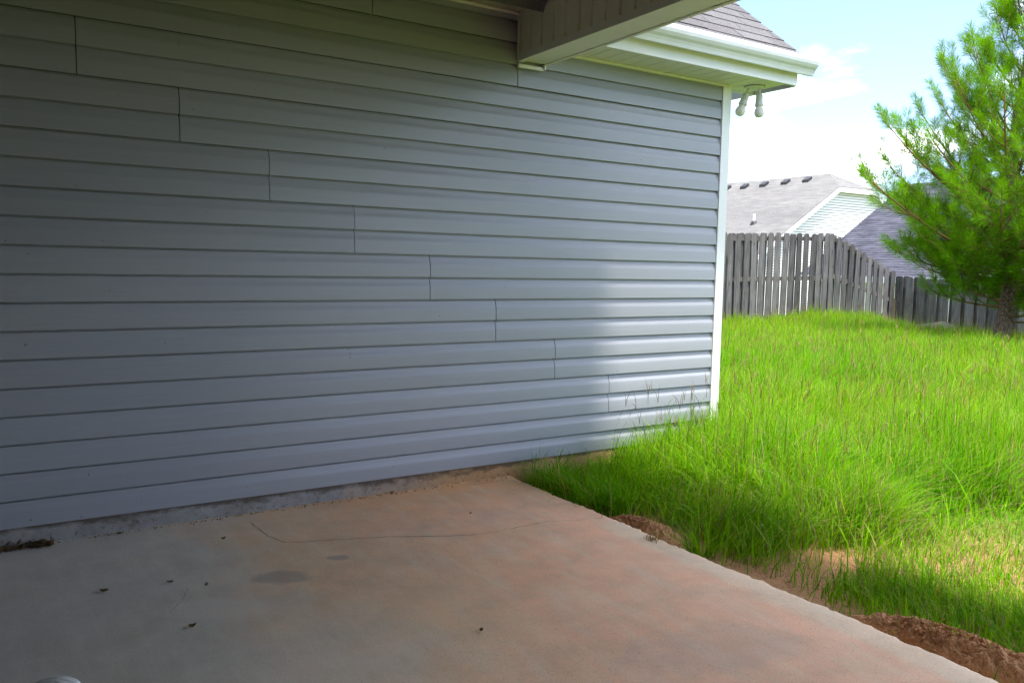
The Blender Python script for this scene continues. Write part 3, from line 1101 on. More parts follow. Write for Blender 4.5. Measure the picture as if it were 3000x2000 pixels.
mb.prof([(RXc - HW, ez - 0.05), (RXc + HW, ez - 0.05), (RXc + ci, cz - 0.2), (RXc - ci, cz - 0.2)], GY_ + 0.022, yb - 0.2, 'y')
part('wall', mb, M['far_gap'], n1)
for yy, xx, zz in ((21.45, 28.51, 5.43), (22.65, 28.47, 5.41), (23.91, 28.43, 5.39), (25.12, 28.40, 5.37), (26.3, 28.40, 5.37)):
    u_ = Vector((1, 0, P1)).normalized(); nn = Vector((-P1, 0, 1)).normalized()
    V = []
    for h, e in ((0.0, 0.0), (0.11, 0.05)):
        for (s, q) in ((-0.20, -0.17), (-0.20, 0.17), (0.16, 0.17), (0.16, -0.17)):
            p = Vector((xx, yy, zz)) + u_ * (s * (1 - e) + (0.05 if h else 0)) + Vector((0, 1, 0)) * q * (1 - e) + nn * h
            V.append(p)
    mbx = MB().add(V, [(3, 2, 1, 0), (4, 5, 6, 7), (0, 1, 5, 4), (1, 2, 6, 5), (2, 3, 7, 6), (3, 0, 4, 7)])
    part('roof_vent', mbx, M['black'], n1roof)
pp = Vector((24.98, 21.45, 3.28))
pb = part('vent_pipe', MB().lathe([(0.055, 0), (0.055, 0.42), (0.05, 0.425)], pp, (0, 0, 1), 12), M['far_trim'], n1roof)
part('pipe_boot', MB().lathe([(0.24, -0.16), (0.20, -0.02), (0.10, 0.10), (0.062, 0.13)], pp, (-0.35, 0, 1), 12), M['black'], n1roof)

n2 = thing('neighbour_house', 'house with dark slate-purple roof low behind the fence and pine', 'house', (22, 3, -1.4))
X2, E2, P2, Y2, W2 = 17.56, 1.06, 0.585, 13.1, 11.0
rz2 = E2 + P2 * W2 / 2
# shingle courses as real lapped strips on the slope that faces the yard, joined
mb = MB()
su = math.sqrt(1 + P2 * P2)
ncr = int((W2 / 2) * su / 0.143)
for q in range(ncr):
    s0 = q * 0.143 / su; s1 = min((q + 1.15) * 0.143 / su, W2 / 2)
    mb.add([(X2 + s0, Y2, E2 + s0 * P2 + 0.016), (X2 + s0, -9, E2 + s0 * P2 + 0.016), (X2 + s1, -9, E2 + s1 * P2 + 0.004), (X2 + s1, Y2, E2 + s1 * P2 + 0.004),
            (X2 + s0, Y2, E2 + s0 * P2), (X2 + s0, -9, E2 + s0 * P2)], [(0, 1, 2, 3), (4, 5, 1, 0)])
mb.prof([(X2, E2), (X2 + W2 / 2, rz2), (X2 + W2, E2), (X2 + W2, E2 - 0.12), (X2 + W2 / 2, rz2 - 0.12), (X2, E2 - 0.12)], -9, Y2 - 0.01, 'y')
n2roof = part('roof', mb, M['roof_plum'], n2)
part('fascia', MB().box(X2 - 0.03, X2 - 0.004, 8.35, Y2, E2 - 0.17, E2 + 0.012), M['far_trim'], n2roof)
part('fascia', MB().box(X2 - 0.03, X2 - 0.004, -9, 8.345, E2 - 0.06, E2 + 0.012), M['far_trim'], n2roof)
part('soffit', MB().box(X2 - 0.026, X2 + 0.4, -9, 8.345, E2 - 0.17, E2 - 0.075), M['far_tan'], n2roof)
mb = MB().box(X2 + 0.42, X2 + W2 - 0.4, -8.8, Y2 - 0.15, -2.2, E2 - 0.125)
mb.prof([(X2 + 0.45, E2 - 0.125), (X2 + W2 - 0.45, E2 - 0.125), (X2 + W2 / 2, rz2 - 0.35)], -8.8, Y2 - 0.15, 'y')
part('wall', mb, M['far_white'], n2)

# ------------------------------------------------------------------ grass


def blades(pos, h, w, az, bend, tint, segs=3, name='grass'):
    """pos (n,3); returns verts, quads, tris, colours"""
    n = len(pos)
    lv = np.array([0, 0.38, 0.72, 1.0]) if segs == 3 else np.array([0, 0.55, 1.0])
    wd = np.array([0.85, 1.0, 0.62]) if segs == 3 else np.array([0.9, 0.75])
    dirv = np.stack([np.cos(az), np.sin(az), np.zeros(n)], 1)
    face = az + math.pi / 2 + rng.uniform(-0.9, 0.9, n)
    side = np.stack([np.cos(face), np.sin(face), np.zeros(n)], 1)
    per = 2 * segs + 1
    V = np.zeros((n, per, 3), np.float32)
    for i, t in enumerate(lv):
        out = bend * t ** 1.8
        c = pos + dirv * (h * out)[:, None]
        c[:, 2] += h * (t - 0.38 * bend * t ** 2.4)
        if i < segs:
            V[:, 2 * i] = c - side * (w * wd[i] * 0.5)[:, None]
            V[:, 2 * i + 1] = c + side * (w * wd[i] * 0.5)[:, None]
        else:
            V[:, 2 * i] = c
    b = np.arange(n)[:, None] * per
    Q = np.concatenate([b + np.array([[2 * i, 2 * i + 1, 2 * i + 3, 2 * i + 2]]) for i in range(segs - 1)], 0)
    T = b + np.array([[2 * segs - 2, 2 * segs - 1, 2 * segs]])
    return V.reshape(-1, 3), Q, T, np.repeat(tint, per, 0)


def join(sets):
    vs, qs, ts, cs, o = [], [], [], [], 0
    for v, q, t, c in sets:
        vs.append(v); qs.append(q + o); ts.append(t + o); cs.append(c); o += len(v)
    return np.concatenate(vs), np.concatenate(qs), np.concatenate(ts), np.concatenate(cs)


def vnoise(x, y, s, seed=0):
    """cheap smooth value noise"""
    r = np.random.default_rng(seed)
    tab = r.random((64, 64))
    fx, fy = x * s + 100, y * s + 100
    ix, iy = np.floor(fx).astype(int), np.floor(fy).astype(int)
    tx, ty = fx - ix, fy - iy
    tx = tx * tx * (3 - 2 * tx); ty = ty * ty * (3 - 2 * ty)
    g = lambda a, b: tab[a % 64, b % 64]
    return (g(ix, iy) * (1 - tx) + g(ix + 1, iy) * tx) * (1 - ty) + (g(ix, iy + 1) * (1 - tx) + g(ix + 1, iy + 1) * tx) * ty


GREEN = np.array([0.085, 0.235, 0.002])
LIME = np.array([0.165, 0.300, 0.003])
STRAW = np.array([0.32, 0.28, 0.11])
DEEP = np.array([0.046, 0.165, 0.003])


def tints(n, lime, straw):
    a = rng.random(n)[:, None]
    c = GREEN * (1 - a) + LIME * a
    d = rng.random(n) > lime
    c[d] = (DEEP * 0.6 + GREEN * 0.4)
    s = rng.random(n) < straw
    c[s] = STRAW * rng.uniform(0.6, 1.1, s.sum())[:, None]
    return c * rng.uniform(1.05, 1.55, n)[:, None]


def in_house(x, y):
    return (x < 0.10) & (y > -0.03)


def lawn_zone(x, y):
    """height and density of the lawn at a spot"""
    tall = sstep(-1.80, -1.45, y + 0.30 * (vnoise(x, y, 1.6, 3) - 0.5))
    h = 0.085 + 0.27 * tall
    edge = x + 1.55
    nearwall = sstep(-1.35, -0.35, y)
    # bare clay along the slab edge
    bare = sstep(0.07 - 0.05 * nearwall, 0.40 - 0.22 * nearwall, edge + 0.20 * (vnoise(x, y, 4.0, 5) - 0.5))
    dens = bare * (0.35 + 0.65 * tall)
    clay = np.exp(-((((x + 1.02) / 0.38) ** 2 + ((y + 1.66) / 0.18) ** 2)) ** 2)
    clay2 = np.exp(-(((x - 0.1) / 0.8) ** 2 + ((y + 2.0) / 0.12) ** 2))
    dens = dens * (1 - 0.93 * clay) * (1 - 0.45 * clay2)
    # the mown-looking dark strip hugging the slab on the right
    strip = np.exp(-(((x + 1.05) / 0.24) ** 2)) * sstep(-1.78, -1.98, y)
    dens = np.clip(dens + 0.8 * strip, 0, 1)
    h = h + 0.02 * strip
    near = sstep(-0.45, -1.15, x) * tall
    h = h * (1 - 0.46 * near)
    dens = dens * (1 - 0.50 * near)
    h = h * (0.62 + 0.42 * vnoise(x, y, 2.2, 9) + 0.36 * vnoise(x, y, 6.0, 13))
    return h, dens


sets = []


def scatter(n, sampler, segs, wid, hmul=1.0):
    x, y = sampler(n)
    h, d = lawn_zone(x, y)
    ok = (rng.random(n) < d) & ~in_house(x, y) & (x > -1.555) & ~((x > 13.0)) & (y < 6.98)
    x, y, h = x[ok], y[ok], h[ok]
    m_ = len(x)
    z = ground_z(x, y) - 0.01
    hh = h * rng.uniform(0.45, 1.3, m_) * hmul
    dist = np.hypot(x + 4, y + 3.8)
    w = wid * rng.uniform(0.7, 1.3, m_) * (0.75 + 0.12 * dist)
    wind = 0.35 + 1.6 * (vnoise(x, y, 0.9, 11) - 0.5)
    az = rng.normal(wind, 0.85, m_)
    bend = np.abs(rng.normal(0.55, 0.34, m_))
    dry = np.clip(0.085 + 0.30 * (1 - sstep(-2.0, -1.4, y)) * sstep(-1.0, -0.4, x) + 0.10 * (vnoise(x, y, 1.2, 21) > 0.66), 0, 0.6)
    c = tints(m_, 0.80, 0.0)
    patch = (vnoise(x, y, 0.8, 41) - 0.5) * 1.1 + (vnoise(x, y, 2.6, 43) - 0.5) * 0.8
    c = c * np.stack([1 + 0.34 * patch, 1 + 0.06 * patch, 1 + 0.3 * patch], 1)
    s = rng.random(m_) < dry
    c[s] = STRAW * rng.uniform(0.55, 1.1, s.sum())[:, None]
    sets.append(blades(np.stack([x, y, z], 1), hh, w, az, bend, c, segs))


def samp_rect(x0, x1, y0, y1):
    return lambda n: (rng.uniform(x0, x1, n), rng.uniform(y0, y1, n))


def samp_ring(r0, r1, a0, a1):
    def f(n):
        r = r0 + (r1 - r0) * rng.random(n) ** 0.8
        a = rng.uniform(a0, a1, n)
        return -4 + r * np.sin(a), -3.8 + r * np.cos(a)
    return f


# near field, mid field, far field (density falls with distance from the porch)
scatter(52000, samp_rect(-1.56, 1.2, -3.6, -1.2), 3, 0.0036)
scatter(24000, samp_rect(-1.56, 1.6, -1.6, 0.0), 3, 0.0044)
scatter(56000, samp_ring(5.0, 9.5, 0.72, 1.45), 3, 0.0046)
scatter(70000, samp_ring(8.5, 13.5, 0.70, 1.35), 2, 0.0046)
scatter(60000, samp_ring(12.5, 19.5, 0.70, 1.30), 2, 0.0046, 0.85)
# low undergrowth and thatch in the sparse corner
n = 30000
x, y = samp_rect(-1.5, 1.6, -3.4, -1.5)(n)
h, d = lawn_zone(x, y)
ok = (rng.random(n) < 0.25 + 0.75 * sstep(-1.1, -0.5, x)) & (rng.random(n) < 0.25 + d)
x, y = x[ok], y[ok]; m_ = len(x)
c = tints(m_, 0.6, 0.38)
sets.append(blades(np.stack([x, y, ground_z(x, y) - 0.004], 1), rng.uniform(0.02, 0.075, m_), rng.uniform(0.002, 0.004, m_), rng.uniform(0, 6.28, m_), np.abs(rng.normal(0.9, 0.4, m_)), c, 2))
# a sprinkling of broad blades among the fine ones
n = 9000
x, y = samp_ring(2.6, 10.0, 0.72, 1.50)(n)
h, d = lawn_zone(x, y)
ok = (rng.random(n) < d) & ~in_house(x, y) & (x > -1.5)
x, y, h = x[ok], y[ok], h[ok]; m_ = len(x)
sets.append(blades(np.stack([x, y, ground_z(x, y) - 0.01], 1), h * rng.uniform(0.6, 1.15, m_), rng.uniform(0.006, 0.010, m_), rng.uniform(0, 6.28, m_), np.abs(rng.normal(0.75, 0.3, m_)), tints(m_, 0.7, 0.12), 3))
# dead stalks and bent straw
n = 9000
x, y = samp_ring(2.6, 13.0, 0.72, 1.45)(n)
h, d = lawn_zone(x, y)
ok = (rng.random(n) < d) & ~in_house(x, y) & (x > -1.5) & (x < 13) & (y < 6.9)
x, y, h = x[ok], y[ok], h[ok]; m_ = len(x)
dist = np.hypot(x + 4, y + 3.8)
c = STRAW * rng.uniform(0.7, 1.3, m_)[:, None]
sets.append(blades(np.stack([x, y, ground_z(x, y)], 1), h * rng.uniform(0.7, 1.2, m_), 0.0026 * (0.8 + 0.1 * dist), rng.uniform(0, 6.28, m_), np.abs(rng.normal(0.9, 0.45, m_)), c, 3))
# forked seed heads
n = 700
x, y = samp_ring(3.4, 11.0, 0.74, 1.42)(n)
h, d = lawn_zone(x, y)
ok = (h > 0.2) & ~in_house(x, y) & (x > -1.2)
x, y, h = x[ok], y[ok], h[ok]; m_ = len(x)
hs = h * rng.uniform(1.15, 1.6, m_)
az = rng.normal(0.3, 1.2, m_); bd = np.abs(rng.normal(0.22, 0.12, m_))
p0 = np.stack([x, y, ground_z(x, y)], 1)
dist = np.hypot(x + 4, y + 3.8)
cs = np.array([0.17, 0.19, 0.05]) * rng.uniform(0.7, 1.2, m_)[:, None]
sets.append(blades(p0.copy(), hs, 0.0020 * (0.8 + 0.1 * dist), az, bd, cs, 3))
tipp = p0 + np.stack([np.cos(az) * hs * bd, np.sin(az) * hs * bd, hs * (1 - 0.38 * bd)], 1)
for q in range(2):
    cq = np.array([0.25, 0.185, 0.085]) * rng.uniform(0.7, 1.3, m_)[:, None]
    sets.append(blades(tipp - np.array([0, 0, 0.012 * q]), rng.uniform(0.05, 0.10, m_), 0.0036 * (0.8 + 0.1 * dist), rng.uniform(0, 6.28, m_), np.abs(rng.normal(0.5, 0.25, m_)), cq, 3))
# seed stalks standing above the lawn
n = 5200
x, y = samp_ring(3.2, 19.0, 0.70, 1.42)(n)
h, d = lawn_zone(x, y)
ok = (h > 0.2) & ~in_house(x, y) & (x > -1.2) & (x < 13) & (y < 6.9)
x, y, h = x[ok], y[ok], h[ok]; m_ = len(x)
dist = np.hypot(x + 4, y + 3.8)
c = np.array([0.30, 0.24, 0.075]) * rng.uniform(0.6, 1.2, m_)[:, None]
sets.append(blades(np.stack([x, y, ground_z(x, y)], 1), h * rng.uniform(1.1, 1.55, m_), 0.0024 * (0.8 + 0.10 * dist), rng.normal(0.3, 1.2, m_), np.abs(rng.normal(0.25, 0.2, m_)), c, 3))
v, q, t, c = join(sets)
lawn = link('lawn_grass', np_mesh('lawn_grass', v, q, t, M['grass'], {'tint': c}))
tag(lawn, 'tall bright green overgrown grass filling the yard', 'grass', kind='stuff')

# rank grass in the shade at the foot of the wall
sets = []
centres = []
for k in range(150):
    cx = random.uniform(-1.42, 0.45)
    lim = -0.06 if cx < 0.12 else 0.3
    cy = -abs(random.gauss(0.0, 0.55)) + lim if random.random() < 0.6 else random.uniform(-1.35, lim)
    if cx < -1.46 + max(0, -cy - 0.3) * 0.42: continue
    centres.append((cx, cy))
for cx, cy in centres:
    n = random.randint(34, 72)
    x = cx + rng.normal(0, 0.055, n); y = cy + rng.normal(0, 0.055, n)
    ok = (~in_house(x, y)) & (x > -1.55)
    x, y = x[ok], y[ok]; m_ = len(x)
    if m_ < 5: continue
    hb = 0.24 + 0.16 * sstep(-1.4, -0.5, cx) * random.uniform(0.5, 1.3)
    hb *= float(np.interp(cx, [-1.4, -1.0, -0.4], [0.55, 0.62, 0.9]))
    azc = np.arctan2(y - cy, x - cx) * 1.0 + rng.normal(0, 0.8, m_)
    c = tints(m_, 0.72, 0.03) * 1.25
    sets.append(blades(np.stack([x, y, ground_z(x, y) - 0.01], 1), hb * rng.uniform(0.4, 1.55, m_), rng.uniform(0.0028, 0.0055, m_), azc, np.abs(rng.normal(0.78, 0.34, m_)), c, 3))
# flowering stalks against the siding: thin stem with a long forked head
for k in range(64):
    cx = random.uniform(-1.05, 0.02); cy = random.uniform(-0.60, -0.08)
    hgt = random.uniform(0.28, 0.52) + (random.uniform(0.05, 0.22) if random.random() < 0.3 else 0)
    az = random.uniform(-0.9, 1.4) if cy < -0.25 else random.uniform(-1.4, -0.1)
    col = np.array([[0.13, 0.17, 0.04]]) * random.uniform(0.7, 1.2)
    p = np.array([[cx, cy, float(ground_z(cx, cy))]])
    bd = random.uniform(0.08, 0.35)
    sets.append(blades(p.copy(), np.array([hgt]), np.array([0.0022]), np.array([az]), np.array([bd]), col, 3))
    tip = p + np.array([[math.cos(az) * hgt * bd, math.sin(az) * hgt * bd, hgt * (1 - 0.38 * bd)]])
    if random.random() < 0.25:
        continue
    a0 = random.uniform(0, 6.28)
    for s_ in range(random.choice((2, 2, 3))):
        sets.append(blades(tip - np.array([[0, 0, 0.008 * s_]]), np.array([random.uniform(0.07, 0.14)]), np.array([0.0029]), np.array([a0 + s_ * 2.6 + random.uniform(-0.5, 0.5)]), np.array([random.uniform(0.25, 0.7)]), np.array([[0.12, 0.10, 0.055]]), 3))
v, q, t, c = join(sets)
wg = link('wall_grass', np_mesh('wall_grass', v, q, t, M['grass'], {'tint': c}))
tag(wg, 'rank dark green grass and seed stalks at the foot of the siding', 'grass', kind='stuff')


def tuft(name, loc, n, h, spread, lime, label, lean=None, straw=0.05, wid=0.004):
    x = rng.normal(0, spread, n); y = rng.normal(0, spread, n)
    az = np.arctan2(y, x) + rng.normal(0, 0.7, n)
    if lean is not None: az = rng.normal(lean, 0.75, n)
    c = tints(n, lime, straw)
    z = ground_z(x + loc[0], y + loc[1]) - float(ground_z(loc[0], loc[1])) - 0.006
    sv = [blades(np.stack([x, y, z], 1), h * rng.uniform(0.45, 1.2, n), wid * rng.uniform(0.7, 1.3, n), az, np.abs(rng.normal(0.75, 0.3, n)), c, 3)]
    v, q, t, c = join(sv)
    o = link(name, np_mesh(name, v, q, t, M['grass'], {'tint': c}), None, (loc[0], loc[1], float(ground_z(loc[0], loc[1]))))
    return tag(o, label, 'grass tuft')


tuft('grass_tuft', (-1.43, -1.36), 120, 0.20, 0.028, 0.75, 'small lime tuft growing at the slab edge below the small dirt mound', None, 0.1)
tuft('grass_tuft', (-1.12, -1.30), 230, 0.30, 0.075, 0.55, 'big dark tuft overhanging the bare clay beside the slab', -0.3, 0.03, 0.0045)
tuft('grass_tuft', (-1.43, -0.18), 90, 0.26, 0.045, 0.5, 'sparse sprawling tuft where the slab meets the siding wall', 2.7, 0.15)
tuft('grass_tuft', (-0.55, -1.52), 170, 0.36, 0.055, 0.9, 'bright tuft leaning right at the edge of the bare clay patch', 0.2, 0.05)

tuft('grass_tuft', (-1.40, -0.36), 150, 0.30, 0.060, 0.45, 'long-bladed tuft arching over the slab corner below the siding', 2.9, 0.08, 0.0042)
tuft('grass_tuft', (-1.34, -0.66), 170, 0.30, 0.065, 0.40, 'dark arching tuft leaning over the slab edge above the small mound', 3.4, 0.05, 0.0044)

# ------------------------------------------------------------------ dirt mounds (ant hills)


def mound(name, cx, cy, L, W, H, ang, label, seed):
    r = np.random.default_rng(seed)
    nu, nv = 130, 80
    U, Vv = np.meshgrid(np.linspace(-1.25, 1.25, nu), np.linspace(-1.25, 1.25, nv))
    X = U * L; Y = Vv * W
    rr = np.sqrt(U ** 2 + Vv ** 2) * (1 + 0.22 * (vnoise(U, Vv, 2.1, seed) - 0.5))
    hgt = np.clip(1 - rr ** 2.2, -0.25, 1)
    hgt = np.where(hgt > 0, hgt ** 0.75, hgt)
    Z = H * hgt * (0.80 + 0.4 * vnoise(U, Vv, 1.7, seed + 1))
    gr = (vnoise(X, Y, 34, seed + 2) - 0.5) * 0.026 + (vnoise(X, Y, 80, seed + 3) - 0.5) * 0.022 + (r.random(X.shape) - 0.5) * 0.009
    Z = Z + gr * np.clip(hgt + 0.2, 0, 1)
    ca, sa = math.cos(ang), math.sin(ang)
    WX, WY = cx + X * ca - Y * sa, cy + X * sa + Y * ca
    zb = float(ground_z(cx, cy))
    P = np.stack([(X * ca - Y * sa).ravel(), (X * sa + Y * ca).ravel(), (Z - 0.0).ravel()], 1)
    i_, j_ = np.meshgrid(np.arange(nu - 1), np.arange(nv - 1))
    k_ = (j_ * nu + i_).ravel()
    q = np.stack([k_, k_ + 1, k_ + nu + 1, k_ + nu], 1)
    # crumbs rolled down round the foot and over the surface
    crumbs = MB()
    o = thing(name, label, 'dirt mound', (cx, cy, zb))
    b = link('soil', np_mesh('soil', P, q, None, M['mound']), o, (cx, cy, zb))
    for k in range(900):
        a = r.uniform(0, 6.28); rad = abs(r.normal(0, 0.55)) + 0.1
        u_, v_ = rad * math.cos(a), rad * math.sin(a)
        x_, y_ = u_ * L, v_ * W
        hh = max(1 - (math.hypot(u_, v_)) ** 2.2, 0) ** 0.75 * H * 0.98
        s = r.uniform(0.002, 0.0075)
        p = Vector((cx + x_ * ca - y_ * sa, cy + x_ * sa + y_ * ca, zb + hh + 0.002))
        on_slab = p.x < -1.55
        if on_slab: p.z = max(p.z, 0.001)
        d = [Vector(r.normal(0, 1, 3)).normalized() * s for _ in range(3)]
        crumbs.add([p + d[0], p - d[0], p + d[1], p - d[1], p + d[2], p - d[2]],
                   [(0, 2, 4), (2, 1, 4), (1, 3, 4), (3, 0, 4), (2, 0, 5), (1, 2, 5), (3, 1, 5), (0, 3, 5)])
    nb_ = 44
    u_ = r.normal(0, 0.55, nb_); v_ = r.normal(0.35, 0.5, nb_)
    x_, y_ = u_ * L, v_ * W
    hh_ = np.maximum(1 - np.hypot(u_, v_) ** 2.2, 0) ** 0.75 * H * 0.9
    pp_ = np.stack([x_ * ca - y_ * sa, x_ * sa + y_ * ca, hh_ - 0.004], 1)
    v, q, t, c = join([blades(pp_, r.uniform(0.03, 0.11, nb_), np.full(nb_, 0.0030), r.uniform(0, 6.28, nb_), np.abs(r.normal(0.8, 0.4, nb_)), tints(nb_, 0.6, 0.25), 3)])
    gs = link('grass_sprigs', np_mesh('grass_sprigs', v, q, t, M['grass'], {'tint': c}), o, (cx, cy, zb))
    tag(gs, kind='stuff')
    cr = link('crumbs', crumbs.mesh('crumbs', M['mound']), o, (0, 0, 0))
    tag(cr, kind='stuff')
    return o


mound('dirt_mound', -1.40, -2.44, 0.36, 0.105, 0.100, math.radians(-82), 'long brown ant mound heaped against the slab edge at lower right', 31)
mound('dirt_mound', -1.43, -0.98, 0.23, 0.085, 0.070, math.radians(-82), 'small reddish ant mound between slab edge and tall grass', 47)

# ------------------------------------------------------------------ litter on the slab


def curled_leaf(name, x, y, s, ang, label, mat='deadleaf', cat='leaf', seed=0, flat=0.5):
    r = random.Random(seed)
    s *= 0.78
    V, F = [], []
    nu, nv = 7, 4
    for i in range(nu):
        t = i / (nu - 1)
        wdt = s * 0.36 * math.sin(math.pi * min(max(t, 0.06), 0.95)) * r.uniform(0.75, 1.2)
        for j in range(nv):
            q = j / (nv - 1) * 2 - 1
            zz = 0.003 + s * flat * (0.35 * q * q + 0.30 * (2 * t - 1) ** 2) * r.uniform(0.7, 1.2)
            V.append((s * (t - 0.5), wdt * q, zz))
    for i in range(nu - 1):
        for j in range(nv - 1):
            a = i * nv + j
            F.append((a, a + nv, a + nv + 1, a + 1))
    ca, sa = math.cos(ang), math.sin(ang)
    V = [(v[0] * ca - v[1] * sa, v[0] * sa + v[1] * ca, v[2]) for v in V]
    o = link(name, MB().add(V, F).mesh(name, M[mat], True), None, (x, y, 0.001))
    md = o.modifiers.new('thick', 'SOLIDIFY'); md.thickness = 0.0012
    return tag(o, label, cat)


curled_leaf('dead_leaf', -3.197, -0.336, 0.022, 0.4, 'tiny curled dead leaf nearest the left end of the patio crack', seed=1, flat=0.9)
curled_leaf('dead_leaf', -3.369, -0.815, 0.020, 1.2, 'tiny curled dead leaf just left of the damp spot on the slab', seed=2, flat=1.0)
curled_leaf('dead_leaf', -3.475, -0.720, 0.026, -0.4, 'small flat dead leaf, middle of the three left of the damp spot', seed=3)
curled_leaf('dead_leaf', -3.688, -0.692, 0.036, -0.5, 'ragged brown leaf furthest left out on the open slab', seed=4)
curled_leaf('dead_leaf', -3.482, -1.140, 0.028, 0.2, 'dark twisted leaf below the pale patch on the slab', seed=5, flat=0.7)
curled_leaf('dead_leaf', -2.699, -1.631, 0.020, 0.9, 'lone tan leaf low in the middle of the slab', seed=6, flat=0.9)
curled_leaf('dead_leaf', -2.112, -0.532, 0.014, 0.2, 'tiny dark leaf scrap between the long crack and the wall', seed=7, flat=0.8)
curled_leaf('dead_leaf', -2.29, -0.035, 0.026, 0.1, 'small leaf scrap in the joint below the siding mid wall', seed=8, flat=0.6)
curled_leaf('dead_leaf', -3.56, -0.055, 0.030, 0.1, 'dark leaf scrap in the joint near the left litter heap', seed=9, flat=0.6)
curled_leaf('white_chip', -2.02, -2.452, 0.020, -0.3, 'upper left of two tiny white chips on the slab at lower right', 'white_plastic', 'chip', 10, 0.1)
curled_leaf('white_chip', -1.995, -2.500, 0.014, 0.5, 'lower right of two tiny white chips on the slab at lower right', 'white_plastic', 'chip', 11, 0.1)

# heap of brown litter at the left end of the wall
heap = MB()
r = random.Random(5)
for k in range(330):
    t = abs(r.gauss(0, 0.5))
    cx = -3.79 - 0.34 * min(t, 1.6) * r.random() ** 0.5 - 0.02
    cy = -0.062 + r.gauss(0, 0.017) + (cx + 3.8) * -0.10
    cz = 0.004 + abs(r.gauss(0, 0.008)) * (1.2 - min(1, abs(cx + 3.86) / 0.3))
    s = r.uniform(0.006, 0.022)
    a = r.uniform(0, 3.14); pi_ = r.uniform(-0.5, 0.5)
    d = Vector((math.cos(a) * math.cos(pi_), math.sin(a) * math.cos(pi_), math.sin(pi_))) * s
    e = Vector((-math.sin(a), math.cos(a), r.uniform(-0.4, 0.4))) * s * r.uniform(0.12, 0.4)
    p = Vector((cx, cy, cz))
    heap.add([p - d - e * 0.3, p + e, p + d, p - e], [(0, 1, 2, 3)])
lh = link('leaf_litter', heap.mesh('leaf_litter', M['deadleaf']), None, (0, 0, 0))
tag(lh, 'small heap of brown leaf litter against the wall at far left', 'leaf litter')

# grit lying in the joint along the wall
grit = MB()
for k in range(420):
    cx = r.uniform(-4.6, -1.6); cy = -0.026 - abs(r.gauss(0, 0.018))
    s = r.uniform(0.0012, 0.004)
    p = Vector((cx, cy, 0.002))
    d = [Vector((r.gauss(0, 1), r.gauss(0, 1), r.gauss(0, 0.4))).normalized() * s for _ in range(3)]
    grit.add([p + d[0] * 1.6, p - d[0] * 1.6, p + d[1], p - d[1], p + d[2], p - d[2]],
             [(0, 2, 4), (2, 1, 4), (1, 3, 4), (3, 0, 4), (2, 0, 5), (1, 2, 5), (3, 1, 5), (0, 3, 5)])
gro = link('grit', grit.mesh('grit', M['deadleaf']))
tag(gro, 'dark grit in the joint along the foundation', 'grit', kind='stuff')

# withered weed standing in the slab margin
sv = []
n = 60
x = rng.normal(0, 0.016, n); y = rng.normal(0, 0.016, n)
c = np.array([[0.30, 0.21, 0.10]]) * rng.uniform(0.4, 1.2, n)[:, None]
v, q, t, c = join([blades(np.stack([x, y, np.zeros(n)], 1), rng.uniform(0.012, 0.045, n), rng.uniform(0.0018, 0.0035, n), rng.uniform(0, 6.28, n), np.abs(rng.normal(0.9, 0.4, n)), c, 3)])
o = link('dry_weed', np_mesh('dry_weed', v, q, t, M['grass'], {'tint': c}), None, (-1.605, -1.235, -0.001))
tag(o, 'withered tan weed tuft on the slab margin by the small mound', 'weed')

# white ribbed plastic cap lying at the lower left corner
rb = thing('ribbed_cap', 'white ribbed plastic piece poking in at the bottom left of the slab', 'plastic cap', (-3.90, -1.40, 0))
cx, cy = -3.895, -1.395
ang = math.radians(55)
for k in range(9):
    t = (k - 4) / 4.0
    rr_ = 0.075 * math.sqrt(max(0.05, 1 - t * t * 0.92))
    p0 = Vector((cx, cy, 0)) + Vector((math.cos(ang), math.sin(ang), 0)) * (t * 0.075)
    s = Vector((-math.sin(ang), math.cos(ang), 0))
    pts = [p0 + s * rr_ * math.cos(a) + Vector((0, 0, 0.004 + 0.034 * math.sin(a) * rr_ / 0.075)) for a in np.linspace(0, math.pi, 9)]
    part('rib', MB().tube(pts, [0.0062] * 9, 6), M['white_plastic'], rb, True)
mb = MB()
V, F = [], []
for i in range(13):
    t = (i - 6) / 6.0
    rr_ = 0.072 * math.sqrt(max(0.03, 1 - t * t * 0.94))
    p0 = Vector((cx, cy, 0)) + Vector((math.cos(ang), math.sin(ang), 0)) * (t * 0.074)
    s = Vector((-math.sin(ang), math.cos(ang), 0))
    for a in np.linspace(0, math.pi, 9):
        V.append(p0 + s * rr_ * math.cos(a) + Vector((0, 0, 0.002 + 0.033 * math.sin(a) * rr_ / 0.075)))
for i in range(12):
    for j in range(8):
        a = i * 9 + j
        F.append((a, a + 9, a + 10, a + 1))
part('shell', MB().add(V, F), M['white_plastic'], rb, True)

# ------------------------------------------------------------------ pine tree
TX, TY = 9.16, 2.66
TZ = float(ground_z(TX, TY))
pine = thing('pine_tree', 'young bright green pine with long needles in front of the low fence', 'tree', (TX, TY, TZ))
HT = 5.5
rp = random.Random(12)
tp = [(TX + 0.05 * math.sin(k * 0.7), TY + 0.04 * math.cos(k * 0.9), TZ - 0.05 + HT * k / 12) for k in range(13)]
tr = [0.115 * (1 - k / 12.6) ** 0.85 + 0.012 for k in range(13)]
part('trunk', MB().tube(tp, tr, 12), M['bark'], pine, True)


